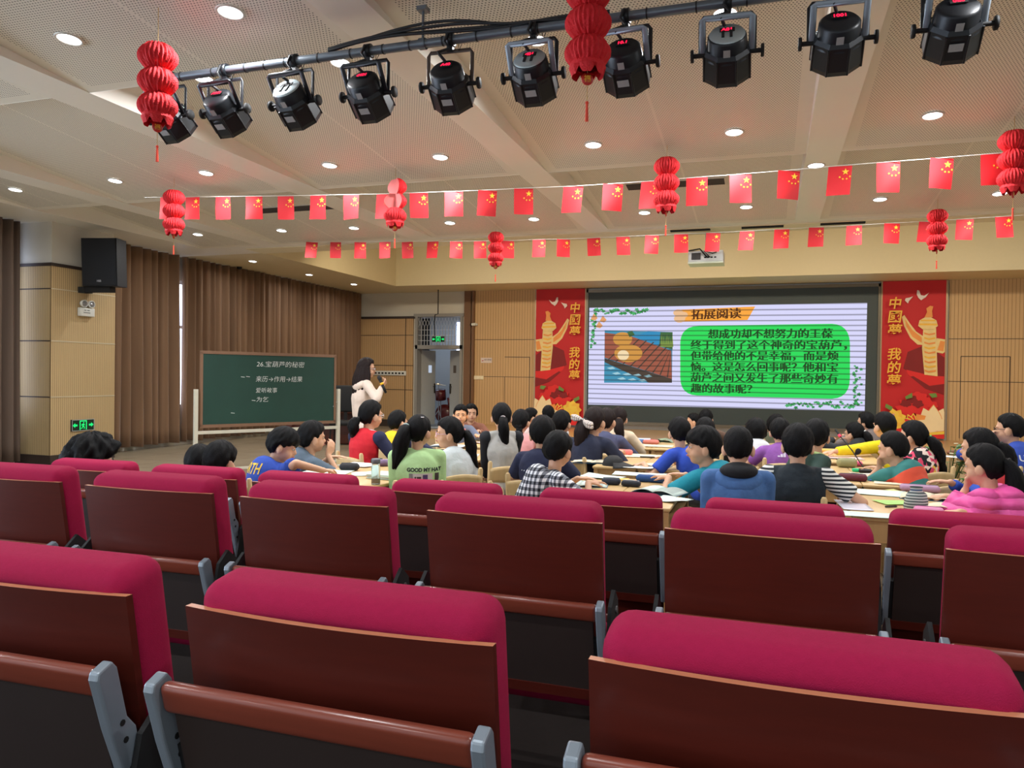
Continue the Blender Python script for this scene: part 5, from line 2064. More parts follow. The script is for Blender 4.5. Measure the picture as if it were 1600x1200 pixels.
def make_chair():
    t = thing('school_chair', 'chair', 'chair')
    MB().rbox((0, .0, .325), (.35, .34, .026), .012).build('seat', m_chair, t)
    for sx in (-1, 1):
        MB().cyl((sx * .145, .14, .32), (sx * .155, .155, 0), .017, n=10).build('leg', m_chair, t)
        MB().tube([(sx * .15, -.19, 0), (sx * .15, -.165, .38), (sx * .15, -.20, .695), (sx * .15, -.202, .71)], [.017, .018, .019, .012], n=10).build('back_post', m_chair, t)

    def fn(a, b):
        return (-.15 + .30 * a, -.192 - .018 * math.sin(PI * a) - .018 * b, .54 + .13 * b - .018 * (1 - math.sin(PI * a)) * (1 if b > .5 else 0))
    o = MB().grid(fn, 11, 6).build('backrest', m_chair, t, fix=False)
    modded(o, [('SOLIDIFY', {'thickness': .016, 'offset': 0})])
    MB().box2((-.15, -.18, .2), (.15, -.165, .225)).build('stretcher', m_chair, t)
    return t


def seat_for(p, who):
    global chair0
    lab = 'small wooden school chair under the %s' % who
    f_ = Matrix.Rotation(p.root.rotation_euler.z, 3, 'Z') @ Vector((0, .03, 0))
    loc = p.root.location + f_
    if chair0 is None:
        chair0 = make_chair()
        o = chair0
    else:
        o = dup(chair0)
    o.location = loc
    o.rotation_euler = (0, 0, p.root.rotation_euler.z)
    o['label'] = lab
    o['group'] = 'school chairs'


# ================================================================== WHO SITS WHERE
def stripe_mat(name, axis, pitch, rgb1, rgb2, frac=.5, slant=0.0):
    m = M(name, rgb1, rough=.85)
    n = NT(m)
    vec, s = n.pos()
    i = 'XYZ'.index(axis)
    q = s[i]
    if slant:
        q = n.math('ADD', q, n.math('MULTIPLY', s[(i + 1) % 3], slant))
    n.color(n.mix(n.math('LESS_THAN', n.math('FRACT', n.math('DIVIDE', q, pitch)), frac), lin(rgb1), lin(rgb2)))
    return m


def check_mat(name, pitch, dark, mid, light):
    m = M(name, light, rough=.85)
    n = NT(m)
    vec, s = n.pos()
    a = n.math('LESS_THAN', n.math('FRACT', n.math('DIVIDE', n.math('ADD', s[0], n.math('MULTIPLY', s[1], .8)), pitch)), .5)
    b = n.math('LESS_THAN', n.math('FRACT', n.math('DIVIDE', s[2], pitch)), .5)
    sm = n.math('ADD', a, b)
    c1 = n.mix(n.math('GREATER_THAN', sm, .5), lin(light), lin(mid))
    n.color(n.mix(n.math('GREATER_THAN', sm, 1.5), c1, lin(dark)))
    return m


def band_mat(name, base, band, lo, hi):
    """one broad slanting band across the back"""
    m = M(name, base, rough=.85)
    n = NT(m)
    vec, s = n.pos()
    q = n.math('ADD', s[2], n.math('MULTIPLY', s[1], .9))
    f_ = n.math('MULTIPLY', n.math('GREATER_THAN', q, lo), n.math('LESS_THAN', q, hi))
    g_ = n.math('LESS_THAN', q, lo - .10)
    n.color(n.mix(g_, n.mix(f_, lin(base), lin(band)), lin((22, 34, 36))))
    return m


def floral_mat(name):
    m = M(name, (20, 20, 26), rough=.85)
    n = NT(m)
    vec, s = n.pos()
    v = n.t.nodes.new('ShaderNodeTexVoronoi')
    v.inputs['Scale'].default_value = 34
    n.t.links.new(vec, v.inputs['Vector'])
    sp = n.t.nodes.new('ShaderNodeSeparateColor')
    n.t.links.new(v.outputs['Color'], sp.inputs[0])
    c = n.mix(n.math('GREATER_THAN', sp.outputs[0], .42), lin((18, 18, 24)), lin((222, 70, 104)))
    c = n.mix(n.math('GREATER_THAN', sp.outputs[0], .70), c, lin((238, 214, 200)))
    c = n.mix(n.math('GREATER_THAN', sp.outputs[0], .93), c, lin((236, 190, 80)))
    n.color(c)
    return m


def puffer_mat(name, rgb):
    m = M(name, rgb, rough=.6, noise=.08)
    n = NT(m)
    vec, s = n.pos()
    w = n.math('ABSOLUTE', n.math('SINE', n.math('MULTIPLY', n.math('ADD', s[2], n.math('MULTIPLY', n.noise(vec, 9), .03)), 52.0)))
    n.bump(w, .9, .02)
    return m


def kid(label, who, *a, chair=True, **k):
    p = Person(label, *a, **k)
    if chair:
        seat_for(p, who)
    return p


navy = cloth('navy', (28, 34, 66))
black = cloth('black', (24, 26, 32))
white = cloth('white', (216, 218, 222))
# --- left block
kid('person with tousled black hair seated at far left in front of the third-row seat', 'person with tousled hair', (145, 688, 4.72), 35, s=1.26, lean=.05, hair='tousled', shirt=cloth('dark_grey', (52, 54, 60)), arms=('lap', 'lap'), seed=2)
p = kid('child whose head shows left of the rounder dark head behind the third-row seats', 'child left of the rounder dark head', (312, 697, 5.4), -6, s=1.02, lean=.10, hair='boy', shirt=cloth('slate', (70, 76, 90)), arms=('lap', 'lap'), seed=3)
p = kid('child with rounded dark hair just above the third-row seat, below the chalkboard', 'child with rounded dark hair', (345, 692, 4.75), 4, s=1.02, lean=.06, hair='fringe', shirt=cloth('dark_blue', (40, 48, 80)), arms=('lap', 'lap'), seed=4)
p = kid('boy in a blue T-shirt with yellow letters, bent over the left desk', 'boy in the blue lettered T-shirt', (442, 670, 5.35), 62, 18, s=1.04, lean=.20, nod=18, hair='fringe', shirt=cloth('royal_blue', (40, 74, 168)), arms=('desk', {'px': (505, 735, 5.2), 'pole': (.9, -.2, .3)}), seed=5, sleeves='short')
p.back_text('ARTH', .10, p.C.z + .085, (232, 196, 60), x=-.045, xs=.66)
p = kid('boy in a slate grey T-shirt with his hand at his mouth, before the chalkboard', 'boy in the slate grey T-shirt', (488, 660, 6.0), 38, 40, s=1.07, lean=.14, hair='boy', shirt=cloth('slate_blue', (84, 100, 116)), arms=('desk', {'h': (.055, .10, -.12), 'hd': (.05, .35, 1), 'hn': (-1, -.3, 0), 'curl': .5, 'pole': (.6, .2, -1)}), seed=6)
p = kid('girl in a red vest over navy sleeves with a low black bun ponytail', 'girl in the red vest', (580, 627, 6.9), 28, 18, s=1.12, lean=.08, hair='girl', shirt=cloth('bright_red', (206, 28, 44)), sleeve_mat=navy, sleeves='long', collar=white, arms=('desk', 'desk'), seed=7)
p.ponytail((-.02, -.100, -.03), .14, .040, swing=(-.02, 0, 0))
p.glasses((220, 220, 225))
p = kid('boy in a yellow and navy top right of the girl in red', 'boy in the yellow top', (622, 642, 7.75), 24, 8, s=1.08, lean=.10, hair='crop', shirt=cloth('yellow', (236, 200, 30)), sleeve_mat=navy, sleeves='long', seed=8)
p = kid('girl in a pale green hoodie with a printed back and high black ponytail', 'girl in the pale green hoodie', (655, 650, 5.25), 6, -26, s=.95, lean=.10, hair='girl', shirt=cloth('pale_green', (176, 214, 150)), sleeves='long', arms=('lap', 'lap'), seed=9, chest=1.12)
p.ponytail((-.045, -.085, .045), .30, .046, swing=(-.06, .0, 0), tie=(150, 170, 165))
p.clip((.045, -.035, .112), (226, 226, 226))
hz = p.C.z
p.back_text('GOOD MY HAT', .034, hz + .035, (30, 34, 34), x=.035, xs=.95)
pm = [M('print_' + n_, c_, rough=.7, noise=.1) for n_, c_ in (('dark', (58, 48, 46)), ('wall', (196, 190, 186)), ('blue', (150, 170, 214)), ('skin', (206, 168, 140)), ('purple', (76, 54, 100)), ('grey', (120, 116, 112)))]
p.back_patch(-.065, .135, hz - .155, hz + .012, pm, [(0, 1, 0, 1, 1), (0, .12, 0, 1, 5), (.15, .42, .0, .62, 2), (.18, .40, .55, .88, 0), (.46, .62, .35, .95, 4), (.50, .58, .30, .5, 3), (.62, .78, .0, .34, 3), (.70, .86, .30, .6, 0), (.86, 1, .5, 1, 0), (.46, .6, 0, .28, 2)])
p = kid('girl in a white T-shirt with pink glasses turning to the left, black ponytail', 'girl with pink glasses', (702, 653, 5.85), -112, -46, s=1.06, lean=.08, hair='girl', shirt=cloth('pale_white', (204, 212, 214)), sleeves='short', arms=('lap', 'lap'), seed=10)
p.ponytail((.02, -.098, .02), .26, .036, swing=(.06, -.02, 0), tie=(226, 120, 110))
p.glasses((226, 186, 200))
p = kid('small girl in a blue-grey denim jacket facing the camera from the far left table', 'small girl in the denim jacket', (720, 633, 8.7), 158, 125, s=.98, lean=.10, hair='girl', skin=m_skin_warm_lit, shirt=cloth('blue_grey_denim', (128, 138, 162)), sleeves='long', arms=('desk', 'desk'), seed=11)
p = kid('dark-haired child half hidden behind the small girl who faces the camera', 'child behind the small girl', (736, 632, 9.5), 150, 160, s=.98, lean=.08, hair='long', shirt=cloth('brick', (150, 96, 74)), sleeves='long', seed=12)
p = kid('girl in a grey raglan top with black sleeves and a low ponytail', 'girl in the grey raglan top', (784, 631, 6.4), -20, -34, s=.96, lean=.06, hair='girl', shirt=cloth('light_grey', (172, 170, 164)), sleeve_mat=black, sleeves='long', arms=('lap', 'lap'), seed=13)
p.ponytail((.01, -.098, .0), .24, .036, swing=(.03, 0, 0), tie=(206, 190, 190))
p = kid('girl in pink with a long black braid down her back', 'girl with the braid', (814, 641, 7.5), 2, -14, s=1.0, lean=.10, hair='girl', shirt=cloth('soft_pink', (230, 160, 160)), sleeves='short', seed=14)
p.braid((.01, -.094, -.02), .27, swing=(.05, 0, 0))
p = kid('child with a white collar seen in profile behind the braided girl', 'child with the white collar', (830, 638, 9.2), 48, 30, s=1.0, lean=.08, hair='crop', shirt=cloth('pale_rose', (226, 200, 196)), sleeves='short', seed=15)
p = kid('small boy with a shaved neck in front of the left red banner', 'small boy before the left banner', (857, 634, 9.8), -14, s=.98, lean=.06, hair='crop', shirt=white, seed=16)
# --- centre block
p = kid('boy in a navy T-shirt with dotted white lettering, left of the centre desks', 'boy in the dotted navy T-shirt', (848, 652, 5.6), -12, 6, s=1.06, lean=.10, hair='boy', shirt=navy, sleeves='short', seed=17, arms=('desk', 'desk'))
p.back_text('. . . . . . . .', .05, p.C.z + .03, (226, 226, 230))
p = kid('boy with a white collar and dark jacket behind the navy T-shirt boy', 'boy with the white collar and dark jacket', (878, 643, 7.8), 8, 8, s=1.06, lean=.10, hair='boy', shirt=cloth('dark_jacket', (40, 44, 58)), sleeves='long', collar=white, seed=18)
p = kid('boy in a black and white checked shirt leaning on the near centre desk', 'boy in the checked shirt', (872, 676, 4.95), 14, 58, s=1.02, lean=.24, hair='boy', nod=8, shirt=check_mat('cloth_black_white_check', .040, (18, 22, 34), (120, 124, 134), (232, 234, 238)), sleeves='short', arms=('desk', 'desk'), seed=19)
p = kid('girl in a navy jacket with a big striped bow on her long ponytail', 'girl with the striped bow', (930, 637, 6.9), 18, 24, s=1.10, lean=.18, hair='girl', hair_mat=m_hair_b, shirt=cloth('dark_navy', (26, 32, 56)), sleeves='long', seed=20, arms=('desk', 'desk'))
p.ponytail((-.03, -.100, .012), .30, .050, swing=(-.03, 0, 0))
mb = MB()
bc = p.hp(-.03, -.135, .02)
for sx in (-1, 1):
    for k in range(2):
        d_ = Vector((sx, -.2, -.35 * sx - .25 * k))
        mb.tube([bc, bc + d_ * .035, bc + d_ * .08, bc + d_ * .11], [.010, .034, .046, .022], n=10, flat=.5)
mb.ball(bc, .016)
mb.build('bow', stripe_mat('cloth_striped_bow', 'X', .016, (214, 202, 186), (150, 140, 140), .6), p.root)
p = kid('child in a grey-blue hooded top right beside the girl with the striped bow', 'child in the grey-blue hooded top', (948, 639, 7.6), 14, 2, s=1.06, lean=.10, hair='girl', hair_mat=m_hair_b, shirt=cloth('grey_blue', (70, 74, 104)), sleeves='long', hood=(cloth('grey_blue', (70, 74, 104)), None), seed=21)
p = kid('girl in cream with long wavy brown-black hair, in front of the screen', 'girl with long wavy hair', (967, 637, 8.1), -6, 16, s=1.0, lean=.16, hair='girl', hair_mat=m_hair_b, shirt=cloth('cream', (226, 206, 176)), sleeves='long', seed=22, arms=('desk', 'desk'))
p.ponytail((.01, -.096, .0), .32, .040, swing=(.03, 0, 0), tie=(120, 90, 70))
p = kid('boy in a royal blue T-shirt writing at the second centre desk', 'boy in the royal blue T-shirt', (1062, 654, 6.3), -22, -62, s=1.0, lean=.22, hair='boy', shirt=cloth('clear_blue', (44, 78, 186)), sleeves='short', arms=({'px': (1006, 724, 6.35), 'hd': (-.2, 1, -.15), 'pole': (-.4, -1, -.2)}, 'desk'), seed=23)
p = kid('boy in a teal T-shirt in profile, elbow on the near centre desk', 'boy in the teal T-shirt', (1099, 669, 5.15), -100, -66, s=1.12, lean=.22, hair='fringe', shirt=cloth('teal', (18, 138, 158)), sleeves='short', arms=('desk', 'desk'), seed=24)
p = kid('boy in a blue denim jacket with a black hood hanging at his back', 'boy in the denim jacket', (1154, 668, 4.45), 0, -8, s=1.02, lean=.04, hair='crop', shirt=cloth('blue_denim', (66, 104, 156), noise=.22, nscale=30), sleeves='long', hood=(cloth('blue_denim', (66, 104, 156), noise=.22, nscale=30), cloth('black_hood', (20, 22, 26))), arms=('lap', 'lap'), seed=25, chest=1.1)
p = kid('small boy in left profile before the lower edge of the screen', 'small boy in left profile', (1084, 646, 10.4), -95, -60, s=1.0, lean=.08, hair='crop', shirt=white, skin=m_skin_warm_lit, seed=26)
p = kid('small dark head next to the profile boy under the screen', 'small dark-haired child', (1103, 641, 9.8), 4, s=1.0, lean=.08, hair='boy', shirt=cloth('brown_top', (110, 84, 70)), seed=27)
p = kid('boy with a round dark head directly behind the teal T-shirt boy', 'boy behind the teal T-shirt boy', (1102, 654, 7.3), -4, s=1.0, lean=.08, hair='boy', shirt=cloth('dark_striped', (38, 44, 48)), sleeves='short', seed=28)
p = kid('boy in a white shirt with a red neck scarf, under the screen', 'boy with the red scarf', (1181, 655, 7.6), -26, -10, s=1.13, lean=.08, hair='boy', shirt=white, sleeves='short', seed=29)
sc = MB()
nn = p.N
sc.tube([nn + Vector((.062 * math.sin(a), .055 * math.cos(a) - .006, .0)) for a in [2 * PI * i / 16 for i in range(17)]], .012, n=8, caps=False)
sc.prism([(-.10, 0), (.10, 0), (.0, -.17)], nn + Vector((0, -.112, -.03)), (1, 0, 0), (0, -.08, 1), (0, -.006, 0))
sc.build('neck_scarf', cloth('scarf_red', (214, 40, 38)), p.root)
# --- right block
p = kid('boy in a purple T-shirt with a pale triangular sports mark on the back', 'boy in the purple T-shirt', (1219, 655, 6.9), 0, -6, s=1.0, lean=.06, hair='boy', shirt=cloth('purple', (142, 84, 164)), sleeves='short', seed=30)
for k in range(3):
    p.back_patch(-.035 + k * .024, -.035 + k * .024 + .02, p.C.z + .04, p.C.z + .052 + .013 * k, [M('print_pale', (214, 204, 226), rough=.7, noise=.05)], [(0, 1, 0, 1, 0)], 'sports_mark')
p = kid('boy half hidden behind the purple T-shirt boy', 'boy half hidden behind the purple T-shirt', (1213, 649, 9.0), -4, s=1.2, lean=.08, hair='boy', shirt=cloth('olive', (90, 94, 70)), seed=31)
p = kid('boy in a black T-shirt with striped sleeves, the largest dark back at right', 'boy with striped sleeves', (1247, 665, 4.75), 0, 2, s=1.06, lean=.05, hair='boy', shirt=cloth('blue_black', (16, 28, 36)), sleeve_mat=stripe_mat('cloth_stripe_sleeve', 'Z', .024, (222, 222, 216), (24, 32, 38), .5), sleeves='short', arms=({'l': (-.26, .26, .70)}, {'l': (.30, .22, .70), 'hd': (-.3, 1, 0)}), seed=32, chest=1.12)
p = kid('boy whose dark head shows right behind the striped-sleeve boy', 'boy behind the striped sleeves', (1276, 657, 5.95), 6, 60, s=1.07, lean=.24, hair='boy', shirt=cloth('dark_green', (44, 66, 58)), sleeves='short', collar=cloth('lime_collar', (190, 210, 140)), seed=33, chest=.8, arms=('lap', 'lap'))
p = kid('girl in a yellow hoodie with a black elbow patch reaching across the desk', 'girl in the yellow hoodie', (1382, 645, 7.6), -34, -40, s=1.15, lean=.18, hair='girl', shirt=cloth('vivid_yellow', (238, 216, 20)), sleeves='long', arms=({'px': (1296, 706, 7.3), 'hd': (-1, .4, -.1), 'pole': (-.2, -1, -.2)}, 'desk'), seed=34, desk=.68)
ep = p.arm[0]
MB().ball(ep[1] + Vector((0, -.012, -.01)), (.055, .052, .040)).build('elbow_patch', black, p.root)
p.clip((.055, -.03, .105), (240, 150, 150), (.04, .012, .01))
p = kid('girl in dark clothes with a white-tied ponytail, left of the yellow hoodie girl', 'girl with the white-tied ponytail', (1335, 661, 8.6), -52, -34, s=1.10, lean=.10, hair='girl', shirt=cloth('charcoal', (44, 48, 50)), sleeves='long', arms=('desk', 'desk'), seed=35)
p.ponytail((.01, -.1, .03), .24, .038, swing=(.05, 0, 0), tie=(230, 230, 226))
p = kid('girl with dark hair behind the yellow hoodie girl, by the right end of the screen', 'girl by the right end of the screen', (1353, 645, 9.3), -64, -40, s=1.02, lean=.08, hair='long', shirt=cloth('dusty', (120, 108, 104)), sleeves='long', seed=36)
p = kid('boy in a teal top with a broad orange band, chin on his fist', 'boy with the orange band', (1396, 675, 5.7), -58, -46, s=1.10, lean=.22, hair='crop', nod=4, shirt=band_mat('cloth_teal_orange_band', (52, 122, 118), (224, 86, 60), .68, .80), sleeves='short', arms=('chin', 'desk'), seed=37)
p = kid('girl in a pink and white floral top with a green-tied ponytail', 'girl in the floral top', (1427, 659, 6.45), -62, -34, s=1.12, lean=.10, hair='girl', shirt=floral_mat('cloth_floral'), sleeves='long', arms=('lap', 'desk'), seed=38)
p.ponytail((.015, -.102, .0), .26, .042, swing=(.10, .0, 0), tie=(90, 206, 120))
p.clip((.03, -.03, .114), (236, 200, 80), (.04, .012, .01))
p = kid('girl in a blue and red jacket leaning on the desk behind the pink jacket', 'girl in the blue and red jacket', (1530, 671, 4.95), -58, -64, s=1.10, lean=.22, hair='girl', shirt=cloth('jacket_red', (186, 44, 50)), sleeve_mat=cloth('jacket_blue', (44, 84, 190)), sleeves='long', arms=({'px': (1478, 776, 4.75), 'hd': (-.3, 1, -.1)}, 'desk'), seed=39)
p.ponytail((.01, -.10, .03), .22, .040, swing=(.03, 0, 0))
p.clip((.05, -.03, .10), (240, 226, 232), (.036, .012, .012))
p = kid('girl in a bright pink padded jacket with a very long ponytail, cheek on her hand', 'girl in the pink padded jacket', (1538, 696, 4.35), -56, -62, s=1.04, lean=.22, hair='girl', nod=4, shirt=puffer_mat('cloth_pink_puffer', (232, 84, 160)), sleeves='puff', arms=('chin', {'px': (1500, 800, 4.2), 'hd': (-.5, 1, -.1)}), seed=40)
p.ponytail((.01, -.102, .035), .42, .040, swing=(.06, -.02, 0))
p = kid('boy in a blue shirt with glasses, hand before his face, at the right edge', 'boy in the blue shirt with glasses', (1578, 647, 6.6), -62, -30, s=1.16, lean=.10, hair='crop', shirt=cloth('cobalt', (48, 76, 170)), sleeves='long', arms=({'h': (-.03, .115, -.10), 'hd': (.1, -.15, 1), 'hn': (0, -1, 0), 'pole': (-1, .6, -.6), 'curl': .7}, 'desk'), seed=41)
p.glasses((60, 50, 46))
p.back_text('UND', .07, p.C.z + .05, (220, 222, 226))

# --- the teacher
tp = Person('standing woman in a beige hooded sweatshirt with long dark hair, speaking into a microphone', (573, 560.5, 9.5), 58, 44, s=1.10, lean=.03, hair='long', hair_mat=m_hair_b, shirt=cloth('beige', (216, 196, 180)), sleeves='long',
            trousers=(132, 152, 170), arms=('side', {'px': (598, 603, 9.38), 'hd': (-.15, .55, .75), 'hn': (-.55, -.2, .6), 'curl': .95, 'pole': (.9, -.2, -1)}), stand=True, hood=(cloth('beige', (216, 196, 180)), None), seed=50, voxel=.0065)
tp.root['category'] = 'person'
tp.long_hair(.37, 78, 282, .9, flare=.75)
tp.glasses((190, 186, 190))
W = tp.arm[1][2]
MB().lathe([(.030 + .003 * math.cos(a), .005 * math.sin(a)) for a in [2 * PI * i / 8 for i in range(9)]], W - (W - tp.arm[1][1]).normalized() * .03, n=16, rot=(W - tp.arm[1][1]).to_track_quat('Z', 'Y').to_matrix()).build('bracelet', M('gold_bracelet', (214, 180, 110), rough=.3, metal=.6, noise=.03), tp.root)
a, b = at_d(592.5, 590, 9.32), at_d(603, 614, 9.30)
t = thing('microphone', 'black handheld microphone with a yellow ring held by the teacher', 'microphone', a)
d = (b - a)
t.rotation_euler = d.to_track_quat('Z', 'Y').to_euler()
L = d.length
MB().lathe([(.001, -.026), (.018, -.022), (.025, -.006), (.026, .012), (.022, .032), (.020, .036)], n=18).build('head', m_rub, t)
MB().lathe([(.020, .036), (.018, L * .6), (.015, L), (.001, L)], n=16).build('handle', m_par, t)
MB().lathe([(.0205, L * .34), (.0235, L * .35), (.0235, L * .46), (.0195, L * .47)], n=18).build('ring', M('yellow_ring', (236, 176, 30), rough=.4, noise=.03), t)

# ================================================================== THINGS ON THE DESKS
m_paper = M('white_paper', (226, 228, 224), rough=.8, noise=.03)
m_paper_g = M('greenish_paper', (206, 222, 212), rough=.8, noise=.04)
m_paper_y = M('cream_paper', (232, 218, 188), rough=.8, noise=.04)
m_line = M('print_lines', (150, 154, 156), rough=.8, noise=.1)
pr = random.Random(21)


def on_desk(u, v, h=0.0):
    p = at_z(u, v, DTOP + .001 + h)
    return Vector((p.x, p.y, DTOP + .001))


def sheet(label, u, v, w, d, rz, mat=m_paper, curl=.006, group='loose papers on the desks', cat='paper', name='paper_sheet', text=True):
    t_ = pr.uniform(0, 6)

    def fn(a, b):
        return ((a - .5) * w, (b - .5) * d, .0025 + curl * (.5 + .5 * math.sin(3.2 * a + 2.1 * b + t_)) * (abs(a - .5) + abs(b - .5)))
    mb = MB().grid(fn, 9, 9)
    o = mb.build(name, mat, fix=False)
    modded(o, [('SOLIDIFY', {'thickness': .0014, 'offset': 1})])
    o.location = on_desk(u, v)
    o.rotation_euler = (0, 0, math.radians(rz))
    tag(o, label, cat, group)
    return o


def open_book(label, u, v, w, d, rz, mat=m_paper, thick=.012, cover=(70, 110, 140)):
    t = thing('open_book', label, 'book', on_desk(u, v), math.radians(rz), 'open books on the desks')
    MB().box2((-w / 2 - .004, -d / 2 - .004, .0), (w / 2 + .004, d / 2 + .004, .0025)).build('cover', M('book_cover_%d_%d_%d' % cover, cover, rough=.6, noise=.08), t)
    for s in (-1, 1):
        def fn(a, b):
            x = s * w / 2 * a
            return (x, (b - .5) * d, .003 + thick * (math.sin(PI * min(1, .12 + a * .9)) ** .7) * (1 - .25 * a))
        p_ = MB()
        p_.grid(fn, 9, 3)
        o = p_.build('pages', mat, t, fix=False)
        modded(o, [('SOLIDIFY', {'thickness': .002, 'offset': -1})])
    mk_ = MB()
    for s in (-1, 1):
        for k in range(8):
            a = .5
            x0, x1 = s * w / 2 * .16, s * w / 2 * .84
            y = d * (.36 - k * .1)
            pts = []
            for i in range(6):
                a = (.16 + .68 * i / 5)
                pts.append((s * w / 2 * a, y, .0045 + thick * (math.sin(PI * min(1, .12 + a * .9)) ** .7) * (1 - .25 * a)))
            for i in range(5):
                p0, p1 = pts[i], pts[i + 1]
                mk_.quad((p0[0], p0[1] - .003, p0[2]), (p1[0], p1[1] - .003, p1[2]), (p1[0], p1[1] + .003, p1[2]), (p0[0], p0[1] + .003, p0[2]))
    mk_.build('printed_lines', m_line, t, fix=False)
    return t


def book_pile(label, u, v, w, d, rz, n, mats):
    """closed exercise books, each a thing of its own"""
    base = on_desk(u, v)
    z = 0
    for k in range(n):
        th = .008
        o = MB().rbox((0, 0, th / 2), (w, d, th), .002, seg=1).build('exercise_book', mats[k % len(mats)])
        o.location = base + Vector((pr.uniform(-.008, .008), pr.uniform(-.008, .008), z))
        o.rotation_euler = (0, 0, math.radians(rz + pr.uniform(-5, 5)))
        tag(o, label % ['lowest', 'second', 'third', 'topmost'][k if k < n - 1 else 3], 'exercise book', 'piled exercise books')
        z += th + .0006


def pencil_case(label, u, v, w, d, h, rz, rgb, zip_rgb=(40, 40, 44), r=.03):
    t = thing('pencil_case', label, 'pencil case', on_desk(u, v), math.radians(rz), 'pencil cases on the desks')
    MB().rbox((0, 0, h / 2), (w, d, h), min(r, h * .48)).build('body', M('case_%d_%d_%d' % rgb, rgb, rough=.75, noise=.12, bump=.3, bscale=40), t)
    z = MB().tube([(-w * .42, 0, h * .985), (0, 0, h + .001), (w * .42, 0, h * .985)], .0035, n=6)
    z.build('zipper', M('zip_%d_%d_%d' % zip_rgb, zip_rgb, rough=.5, noise=.05), t)
    return t


def pen(label, u, v, L, rz, rgb, h=0.0):
    t = thing('pen', label, 'pen', on_desk(u, v) + Vector((0, 0, .006 + h)), math.radians(rz), 'pens on the desks')
    m_ = M('pen_%d_%d_%d' % rgb, rgb, rough=.35, noise=.04)
    MB().cyl((-L / 2, 0, 0), (L * .38, 0, 0), .0055, n=10).build('barrel', m_, t)
    MB().cyl((L * .38, 0, 0), (L / 2, 0, 0), .0055, .001, n=10).build('tip', m_rub, t)


# left block
sheet('large greenish worksheet under the bent boy\'s hand on the near left desk', 512, 738, .34, .26, 12, m_paper_g)
sheet('white worksheet behind the black pencil case on the near left desk', 562, 727, .30, .24, -8)
sheet('creased pale sheet between the pencil case and the glass bottle', 571, 742, .20, .15, 30, m_paper_g, .02)
book_pile('pale green exercise book right of the glass bottle, %s of its pile', 610, 747, .20, .27, 82, 4, [m_paper_g, m_paper, m_paper_g])
pencil_case('black pencil case beside the worksheet on the near left desk', 546, 735, .15, .08, .055, 10, (28, 28, 32))
pencil_case('purple patterned pencil pouch half hidden by the pale green hoodie', 600, 728, .12, .08, .05, 40, (110, 88, 120), (200, 180, 210))
o = MB().lathe([(.001, 0), (.05, 0), (.054, .02), (.045, .04), (.001, .044)], n=24).build('round_tin', m_rub)
o.location = on_desk(589, 724)
tag(o, 'round black tin behind the glass bottle on the near left desk', 'tin')
bt = thing('water_bottle', 'clear glass water bottle with a grey lid on the near left desk', 'bottle', on_desk(587, 757))
m_gl = M('bottle_glass', (214, 226, 226), rough=.05, trans=.9, noise=.01)
MB().lathe([(.001, .001), (.028, .001), (.030, .006), (.030, .115), (.026, .128), (.026, .140)], n=28).build('glass', m_gl, bt)
MB().lathe([(.001, .140), (.029, .140), (.029, .168), (.026, .172), (.001, .172)], n=28).build('lid', M('grey_lid', (112, 116, 120), rough=.4, noise=.05), bt)
MB().lathe([(.001, .01), (.025, .01), (.025, .04), (.001, .04)], n=20).build('tea', M('tea_amber', (170, 130, 80), rough=.2, noise=.1), bt)
sheet('white paper on the second left table by the girl with pink glasses', 722, 712, .30, .22, 15)
pencil_case('long black pencil case on the second left table', 686, 709, .20, .07, .04, 12, (34, 34, 38))
sheet('pale rose tissue paper on the far left table by the denim jacket girl', 748, 692, .24, .2, 20, M('rose_paper', (236, 206, 196), rough=.85, noise=.05), .03)
open_book('open book on the far left table in front of the small girl', 700, 697, .34, .22, 10)
# centre block
open_book('open book at the left of the near centre desk, behind the seat', 908, 757, .36, .24, 8, m_paper_g)
sheet('long greenish worksheet across the back of the near centre desk', 1000, 742, .40, .22, 4, m_paper_g)
sheet('worksheet with print left of the coloured notes on the near centre desk', 940, 746, .30, .22, -10, m_paper_g, .012)
pencil_case('left of two dark pencil cases on the near centre desk', 955, 757, .13, .07, .045, 6, (38, 44, 58))
pencil_case('right of two dark pencil cases on the near centre desk', 986, 760, .13, .07, .04, -6, (32, 36, 46), (190, 190, 196))
pencil_case('long blue pencil case on the near centre desk', 1016, 753, .20, .08, .05, -6, (26, 70, 130), (200, 206, 214))
for k, (rgb, nm) in enumerate((((240, 196, 110), 'orange'), ((150, 196, 130), 'green'))):
    o = MB().box((0, 0, .004), (.075, .075, .008)).build('sticky_notes', M('notes_' + nm, rgb, rough=.8, noise=.05))
    o.location = on_desk(975 + k * 7, 750 + k * 2.5)
    o.rotation_euler = (0, 0, .2)
    tag(o, '%s pad of sticky notes between the pencil cases on the near centre desk' % nm, 'sticky notes')
open_book('rumpled open book at the right front of the near centre desk', 1030, 770, .30, .22, -16, m_paper_g, .03)
sheet('loose sheet at the very front right corner of the near centre desk', 1050, 783, .20, .16, -20, m_paper_g, .02)
# second centre
open_book('open book behind the black cap on the second centre desk', 926, 722, .34, .24, 6, m_paper_y)
cp = thing('cap', 'black peaked cap lying on the second centre desk', 'cap', on_desk(958, 727), math.radians(-14), None)
MB().lathe([(.001, .085), (.04, .08), (.075, .055), (.088, .02), (.09, .0)], n=24).build('crown', m_rub, cp)


def brim(a, b):
    an = -1.15 + 2.3 * a
    r_ = .085 + .10 * b * math.cos(an * 1.1)
    return (r_ * math.cos(an), r_ * math.sin(an), .028 - .022 * b - .02 * b * abs(an))


